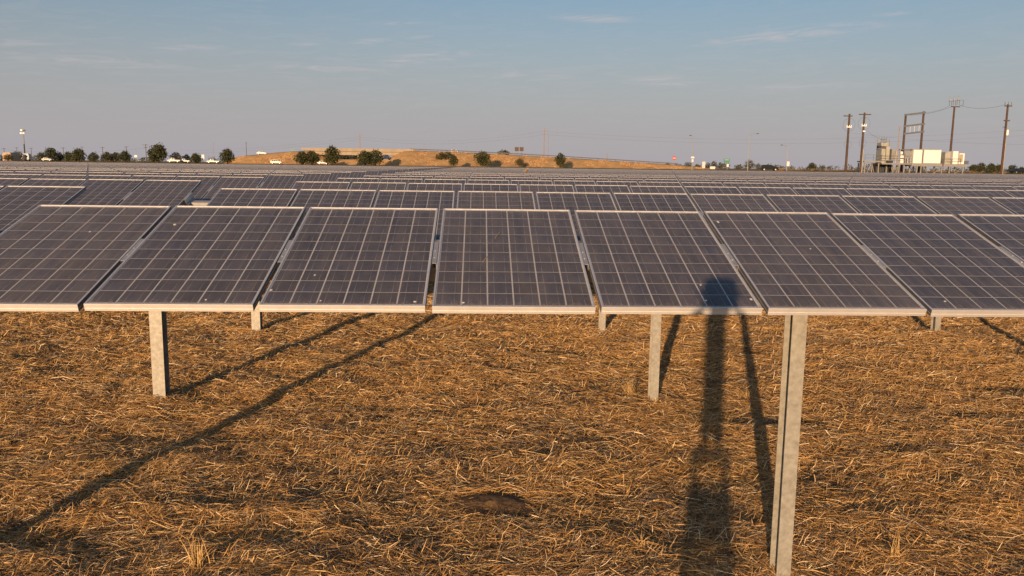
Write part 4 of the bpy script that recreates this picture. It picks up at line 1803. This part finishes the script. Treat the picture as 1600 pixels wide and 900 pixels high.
# ------------------------------------------------------------------ vehicles
def vehicle(name, label, px, Y, L, H, style, paint, rz=0.0, zb=None, flip=1, W=1.85):
    x = xat(px, Y)
    z = gz(x, Y) + .16 if zb is None else zb
    t = thing(name, label, 'car' if style in ('suv', 'van', 'car') else 'truck', (x, Y, z), rz)
    f = flip
    prof = {
        'suv': [(-.5, .22), (-.5, .55), (-.47, .62), (-.44, .93), (-.38, 1.0), (.08, 1.0), (.13, .96), (.27, .64), (.45, .55), (.495, .44), (.5, .20)],
        'car': [(-.5, .25), (-.5, .58), (-.36, .64), (-.24, .95), (-.14, 1.0), (.06, 1.0), (.24, .64), (.46, .55), (.5, .4), (.5, .22)],
        'van': [(-.5, .2), (-.5, .95), (-.46, 1.0), (.24, 1.0), (.38, .6), (.48, .5), (.5, .2)],
        'pickup': [(-.5, .25), (-.5, .58), (-.08, .58), (-.05, .97), (-.02, 1.0), (.16, 1.0), (.20, .96), (.29, .62), (.46, .55), (.5, .45), (.5, .22)],
    }[style]
    pts = [(f * a * L, b * H) for a, b in prof]
    m = MB()
    m.prism(pts, -W / 2, W / 2)
    me = m.mesh('body', M[paint])
    bm = bmesh.new()
    bm.from_mesh(me)
    bmesh.ops.bevel(bm, geom=[e for e in bm.edges if e.calc_length() > W * .9 or True], offset=.05, segments=1, affect='EDGES')
    bm.to_mesh(me)
    bm.free()
    body = link('body', me, t)
    wins = {'suv': [(-.40, -.22), (-.20, .0), (.02, .19)], 'car': [(-.22, -.06), (-.04, .15)], 'van': [(.10, .27)], 'pickup': [(-.02, .19)]}[style]
    for s in (-1, 1):
        for (a, b) in wins:
            m = MB()
            b2 = b - .075 if b > .12 else b
            q = [(f * a * L, .66 * H), (f * b * L, .66 * H), (f * b2 * L, .92 * H), (f * (a + .01) * L, .92 * H)]
            m.prism(q, s * (W / 2 + .004) - .006, s * (W / 2 + .004) + .006)
            m.build('window', M['glass_dark'], t)
    # windscreen and rear glass
    fi = {'suv': (7, 6), 'car': (6, 5), 'van': (4, 3), 'pickup': (7, 6)}[style]
    a, b = Vector((pts[fi[0]][0], 0, pts[fi[0]][1])), Vector((pts[fi[1]][0], 0, pts[fi[1]][1]))
    d = (b - a)
    nrm = Vector((-d.z, 0, d.x)).normalized() * (-1 if f > 0 else 1)
    nrm = nrm if nrm.z > 0 else -nrm
    p, q = a + d * .12 + nrm * .008, a + d * .90 + nrm * .008
    m = MB()
    m.poly([(p.x, -W * .43, p.z), (p.x, W * .43, p.z), (q.x, W * .40, q.z), (q.x, -W * .40, q.z)])
    m.build('windscreen', M['glass_dark'], t)
    r = H * .205
    for wx in (-.31, .32):
        for s in (-1, 1):
            m = MB()
            m.tube([(f * wx * L, s * (W / 2 - .10), r), (f * wx * L, s * (W / 2 + .03), r)], r, 16)
            w_ = m.build('wheel', M['tyre'], t)
            m = MB()
            m.tube([(f * wx * L, s * (W / 2 + .031), r), (f * wx * L, s * (W / 2 + .045), r)], r * .6, 12)
            m.build('hub', M['hub'], w_)
    for s in (-1, 1):
        m = MB()
        m.box((f * (.5 * L), s * W * .36, .46 * H), (.06, .32, .16))
        m.build('headlight', M['lamp'], t)
    return t


vehicle('parked_car', 'dark green-black estate car on the road in front of the far trees', 1202, 229, 4.9, 1.62, 'suv', 'car_black', rz=-.12)
vehicle('parked_car', 'white car driving past the foot of the bank left of the bridge clump', 432, 339.5, 4.5, 1.65, 'suv', 'car_white')
vehicle('parked_car', 'white car half hidden between the trees at the bridge mouth', 505, 339.5, 4.5, 1.45, 'car', 'car_white')
vehicle('pickup_truck', 'white pickup truck beside the narrow upright tree', 334, 290, 4.2, 1.35, 'pickup', 'car_white', flip=-1)
vehicle('pickup_truck', 'white pickup truck with bright cab under the thin-crowned tree', 273, 290, 4.2, 1.5, 'pickup', 'car_white', flip=-1)
vehicle('pickup_truck', 'low white truck parked between the two trees by the white board', 290, 292, 3.4, 1.3, 'pickup', 'car_white', flip=-1)
vehicle('parked_car', 'low white car on the dry strip in front of the domed tree', 75, 300, 3.4, 1.25, 'car', 'car_white')
vehicle('parked_van', 'small white van beyond the road beside the tilted board', 1114, 300, 2.2, 1.2, 'van', 'car_white', rz=1.2)
vehicle('parked_car', 'black car at the roadside past the pole with the transformer can', 1594, 215, 4.6, 1.35, 'car', 'car_black')
c = at(410, 241, 378)
vehicle('parked_car', 'white car on the bank road where the bank starts to rise', 410, 378, 4.4, 1.5, 'car', 'car_white', zb=float(crest(c.x)) + .03)
vehicle('parked_car', 'white car on the bank road above the two low slope bushes', 710, 378, 4.2, 1.45, 'car', 'car_white', zb=float(crest(xat(710, 378))) + .03)
vehicle('parked_truck', 'blue-grey van at the bridge side of the dense bush trees', 603, 352, 4.6, 2.2, 'van', 'car_grey', zb=bank_z(603, 250, 352))

# ------------------------------------------------------------------ house and yard at the left
def house(px0, px1, yt, Y, label):
    a, b = xat(px0, Y), xat(px1, Y)
    zb = gz((a + b) / 2, Y)
    H = at((px0 + px1) / 2, yt, Y).z - zb
    w = b - a
    t = thing('house', label, 'house', ((a + b) / 2, Y, zb))
    m = MB()
    m.box((0, 0, H * .32), (w * .94, 6, H * .66))
    m.build('wall', M['house_wall'], t)
    m = MB()
    m.prism([(-w / 2, H * .652), (w / 2, H * .652), (w * .30, H), (-w * .30, H)], -3.4, 3.4)
    m.build('roof', M['house_wall'], t)
    for q in (-.25, .2):
        m = MB()
        m.box((q * w, -3.01, H * .36), (.9, .06, .9))
        m.build('window', M['glass_dark'], t)
    m = MB()
    m.box((0, -3.01, H * .25), (.9, .06, 1.7))
    m.build('door', M['house_roof'], t)


house(11, 27, 238.5, 350, 'small tan house with a hipped roof beside the mast')
for (p0, p1, yt, Y, lb) in [(35.5, 39, 241, 380, 'narrow white yard trailer right beside the mast'), (40, 48, 240, 382, 'longer white yard trailer beyond the mast'),
                            (-3, 3, 242, 380, 'white yard trailer on the far side of the tan house')]:
    a, b = xat(p0, Y), xat(p1, Y)
    zb = gz(a, Y)
    H = at(p0, yt, Y).z - zb
    t = thing('trailer', lb, 'trailer', ((a + b) / 2, Y, zb))
    m = MB()
    m.prism([(-(b - a) / 2, .7), ((b - a) / 2, .7), ((b - a) / 2, H * .75), ((b - a) * .36, H), (-(b - a) * .5, H)], -1.1, 1.1)
    m.build('box', M['car_white'], t)
    for s in (-1, 1):
        m = MB()
        m.tube([((b - a) * .1, s * .95, .4), ((b - a) * .1, s * 1.08, .4)], .4, 12)
        m.build('wheel', M['tyre'], t)
    m = MB()
    m.box(((b - a) * .1, -1.11, H * .62), ((b - a) * .3, .03, H * .2))
    m.build('window', M['glass_dark'], t)

# ------------------------------------------------------------------ equipment platforms at the right
def S_(px, py, dy=0.0):
    return at(px, py, YS + dy)


ZG = gz(95, YS)
def span_box(mb, p0, p1, y0, y1, d0, d1):
    a, b = S_(p0, y1), S_(p1, y0)
    sl = (S_(p1, y1).z - S_(p0, y1).z) * 0
    zlo, zhi = min(a.z, b.z), max(a.z, b.z)
    zlo = S_((p0 + p1) / 2, y1).z
    zhi = S_((p0 + p1) / 2, y0).z
    mb.box(((a.x + b.x) / 2, YS + (d0 + d1) / 2, (zlo + zhi) / 2), (b.x - a.x, d1 - d0, zhi - zlo))


def rel(o):
    """move a group built in world coordinates under an Empty at its base"""
    for ch in list(o.children):
        ch.data.transform(Matrix.Translation(-o.location))


def platform(p0, p1, ydeck, label, legs, rail=None, braces=(), thick=3.0, depth=3.4):
    x0, x1 = S_(p0, 258).x, S_(p1, 258).x
    zc = S_((p0 + p1) / 2, ydeck).z
    t = thing('equipment_platform', label, 'platform', ((x0 + x1) / 2, YS, ZG))
    m = MB()
    span_box(m, p0, p1, ydeck, ydeck + thick, 0, depth)
    m.build('deck', M['steel_pale'], t)
    lw = .22
    for p in legs:
        x = S_(p, 262).x
        for d in (.2, depth - .2):
            m = MB()
            m.box((x, YS + d, (ZG - .3 + zc - .42) / 2), (lw, lw, zc - .42 - ZG + .3))
            m.build('leg', M['steel_pale'], t)
    for a, b in braces:
        m = MB()
        m.bar((S_(a, 262).x, YS + .12, ZG + .1), (S_(b, 262).x, YS + .12, zc - .45), .10)
        m.build('brace', M['steel_pale'], t)
    if rail:
        r0, r1, hh = rail
        xa, xb = S_(r0, 258).x, S_(r1, 258).x
        for k in (.5, 1.0):
            m = MB()
            m.bar((xa, YS + .06, zc + hh * k), (xb, YS + .06, zc + hh * k), .06)
            m.build('handrail', M['steel_grey'], t)
        n = max(2, int((xb - xa) / 1.4))
        for i in range(n + 1):
            x = xa + (xb - xa) * i / n
            m = MB()
            m.box((x, YS + .06, zc + hh / 2), (.05, .05, hh))
            m.build('rail_post', M['steel_grey'], t)
    rel(t)
    return zc


zd1 = platform(1350, 1377.5, 251.5, 'small raised walkway with handrails beside the conduit pole', (1351.5, 1373), (1351, 1377, 1.3), ((1355.5, 1361), (1366.5, 1362)), 2.0)
zd2 = platform(1424, 1472.5, 255.3, 'steel platform under the large white container', (1433, 1439.5, 1472), None, ((1450, 1441), (1461, 1470)), 4.5)
zd3 = platform(1474, 1510, 256.6, 'steel platform under the stepped white cabinet', (1484, 1505), (1474.5, 1501, 1.15), ((1494, 1504),), 4.0)
zd4 = platform(1377.9, 1423.6, 255.0, 'steel platform under the switchgear and tanks', (1396, 1405, 1413), None, ((1400, 1396.5),), 2.0)

con = thing('equipment_container', 'large plain white equipment container on the steel platform', 'container', (S_(1449, 258).x, YS, zd2))
for p0, p1, yt in ((1427.2, 1442.6, 234.2), (1443.5, 1472, 234.4)):
    m = MB()
    span_box(m, p0, p1, yt, 255.0, .25, 3.1)
    m.build('wall_panel', M['white_paint'], con)
m = MB()
span_box(m, 1442.7, 1443.4, 234.4, 255.2, .5, 3.0)
m.build('joint', M['dark_steel'], con)
m = MB()
span_box(m, 1426.6, 1472.6, 233.2, 234.1, .15, 3.2)
m.build('roof', M['cream_paint'], con)
rel(con)

cab = thing('equipment_cabinet', 'stepped white cabinet with a tan louvred panel on its own platform', 'cabinet', (S_(1494, 258).x, YS, zd3))
for p0, p1, yt, mt_, d0, d1 in ((1479.3, 1489.3, 237.6, 'cream_paint', .9, 3.0), (1489.4, 1499.2, 236.2, 'white_paint', .35, 3.0), (1499.3, 1509.0, 239.6, 'white_paint', .35, 2.8)):  # left section: shade of that side put into a darker paint
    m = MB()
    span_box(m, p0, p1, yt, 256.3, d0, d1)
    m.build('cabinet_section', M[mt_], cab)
m = MB()
span_box(m, 1499.7, 1506.3, 241.2, 253.5, .28, .345)
m.build('louvre', M['tan_louvre'], cab)
rel(cab)
box = thing('junction_box', 'small grey box on the end of the platform past the stepped cabinet', 'box', (S_(1512, 258).x, YS, zd3))
m = MB()
span_box(m, 1508.9, 1516, 251.2, 256.5, .5, 1.5)
m.build('housing', M['steel_grey'], box)
m = MB()
m.bar((S_(1512, 256).x, YS + 1.0, zd3 - .35), (S_(1512, 256).x, YS + 1.0, ZG - .2), .1)
m.build('stand', M['steel_grey'], box)
rel(box)

sw = thing('switchgear', 'cream switchgear cabinets crowned with ribbed insulators', 'switchgear', (S_(1390, 258).x, YS, zd4))
for p0, p1, y0, y1, mt_, d0 in ((1378.2, 1386.2, 232.5, 255.0, 'cream_paint', .6), (1386.4, 1394.0, 228.5, 255.0, 'cream_paint', .9), (1394.3, 1405.5, 233.0, 249.5, 'steel_pale', .5),
                               (1381.0, 1393.0, 222.8, 228.3, 'cream_paint', 1.2)):
    m = MB()
    span_box(m, p0, p1, y0, y1, d0, 2.9)
    m.build('cabinet', M[mt_], sw)
for p in (1384, 1387.5, 1391, 1395):
    a = S_(p, 223 if p < 1393 else 232)
    m = MB()
    pts, rr = [], []
    for i in range(9):
        pts.append((a.x, YS + 1.8, a.z - .05 + i * .15))
        rr.append(.15 if i % 2 else .075)
    m.tube(pts, rr, 10)
    m.build('insulator', M['porcelain'], sw)
m = MB()
span_box(m, 1375.3, 1380.4, 227.5, 231.8, .7, 1.6)
m.build('control_box', M['dark_steel'], sw)
m = MB()
span_box(m, 1386.8, 1396.0, 250.5, 255.0, .2, .55)
m.build('plinth', M['dark_steel'], sw)
rel(sw)

tk = thing('white_tank', 'stack of rounded white tanks between the switchgear and the large container', 'tank', (S_(1411, 258).x, YS, zd4))
for y0, y1, w in ((236.5, 241.2, 5.0), (242.2, 247.0, 8.2), (248.4, 255.0, 7.0)):
    a, b = S_(1411, y1), S_(1411, y0)
    m = MB()
    r = w * .5 * YS / F_PX
    hh = b.z - a.z
    m.tube([(a.x, YS + .8, a.z), (a.x, YS + .8, a.z + hh * .15), (a.x, YS + .8, a.z + hh * .85), (a.x, YS + .8, b.z)], [r * .75, r, r, r * .7], 14)
    m.build('tank', M['white_paint'], tk)
m = MB()
m.bar((S_(1411, 255).x, YS + .8, zd4 - .02), (S_(1411, 236.8).x, YS + .8, S_(1411, 236.8).z), .12)
m.build('stem', M['steel_grey'], tk)
rel(tk)
gc = thing('grey_cabinet', 'pale grey cabinet against the side of the large container', 'cabinet', (S_(1421, 258).x, YS, zd4))
m = MB()
span_box(m, 1416.0, 1426.3, 234.6, 255.0, 1.2, 3.0)
m.build('housing', M['porcelain'], gc)
m = MB()
span_box(m, 1417.4, 1421.0, 238, 253.5, 1.13, 1.19)
m.build('door', M['steel_pale'], gc)
m = MB()
span_box(m, 1396.0, 1426.4, 233.0, 234.4, 1.0, 3.1)
m.build('canopy', M['steel_grey'], gc)
rel(gc)
rk = thing('pipe_rack', 'rack of grey pipes, rails and risers in front of the switchgear', 'pipe rack', (S_(1400, 258).x, YS, zd4))
for p, y0, y1, r in ((1397, 240, 254.6, .06), (1400, 236, 254.6, .08), (1404, 243, 254.6, .06), (1406.5, 232, 254.6, .07), (1415.5, 239, 254.6, .06), (1418.5, 247, 254.6, .10), (1423.5, 245, 254.6, .08)):
    a, b = S_(p, y1), S_(p, y0)
    m = MB()
    m.tube([(a.x, YS + .28, a.z), (a.x, YS + .28, b.z)], r, 8)
    m.build('riser', M['steel_pale'] if r < .075 else M['porcelain'], rk)
for y in (243.5, 247.5, 251.0):
    a, b = S_(1378, y), S_(1426.5, y)
    m = MB()
    m.bar((a.x, YS + .12, S_(1402, y).z), (b.x, YS + .12, S_(1402, y).z), .055)
    m.build('rail', M['steel_grey'], rk)
rel(rk)
bb = thing('bus_frame', 'light steel frame of bus bars above the switchgear', 'bus frame', (S_(1389, 258).x, YS, zd4))
for p in (1379.5, 1398.5):
    a, b = S_(p, 255), S_(p, 216.5)
    m = MB()
    m.box((a.x, YS + 3.2, (a.z + b.z) / 2), (.12, .12, b.z - a.z))
    m.build('upright', M['steel_pale'], bb)
for y in (217.5, 221.5):
    m = MB()
    zz = S_(1389, y).z
    m.bar((S_(1379.5, y).x, YS + 3.2, zz), (S_(1398.5, y).x, YS + 3.2, zz), .09)
    m.build('bus_bar', M['steel_pale'], bb)
rel(bb)
tx = thing('transformer', 'dark blue-green transformer standing on the ground under the switchgear', 'transformer', (S_(1395, 258).x, YS + 5, gz(90, YS + 5)))
m = MB()
m.box((0, 0, 1.05), (3.6, 1.8, 2.1))
m.build('tank', M['glass_dark'], tx)
for i in range(9):
    m = MB()
    m.box((-1.6 + i * .4, -1.05, 1.0), (.08, .3, 1.6))
    m.build('cooling_fin', M['steel_grey'], tx)

# a small bird resting on the upper edge of a panel
n_b = 8
yb = row_y(n_b) + .5 * PL * math.cos(TILT) - .02
zb = ZM + .5 * PL * math.sin(TILT)
xb = xat(822, yb, 269)
bd = thing('bird', 'small tan bird with a pale breast perched on a far panel edge', 'bird', (xb, yb, zb), .6)
m = MB()
m.tube([(-.17, 0, .03), (-.09, 0, .06), (-.02, 0, .105), (.05, 0, .15), (.075, 0, .19)], [.012, .03, .06, .058, .03], 10)
m.build('body', M['cone'], bd, True)
m = MB()
m.tube([(.06, 0, .18), (.085, 0, .205), (.115, 0, .21), (.135, 0, .205)], [.02, .038, .032, .008], 8)
m.build('head', M['house_wall'], bd, True)
m = MB()
m.tube([(.045, -.002, .08), (.075, -.002, .12), (.08, -.002, .16)], [.03, .04, .025], 8)
m.build('breast', M['sign_white'], bd, True)
for s in (-1, 1):
    m = MB()
    m.tube([(.02, s * .018, -.005), (.01, s * .018, .07)], .006, 5)
    m.build('leg', M['dark_steel'], bd)
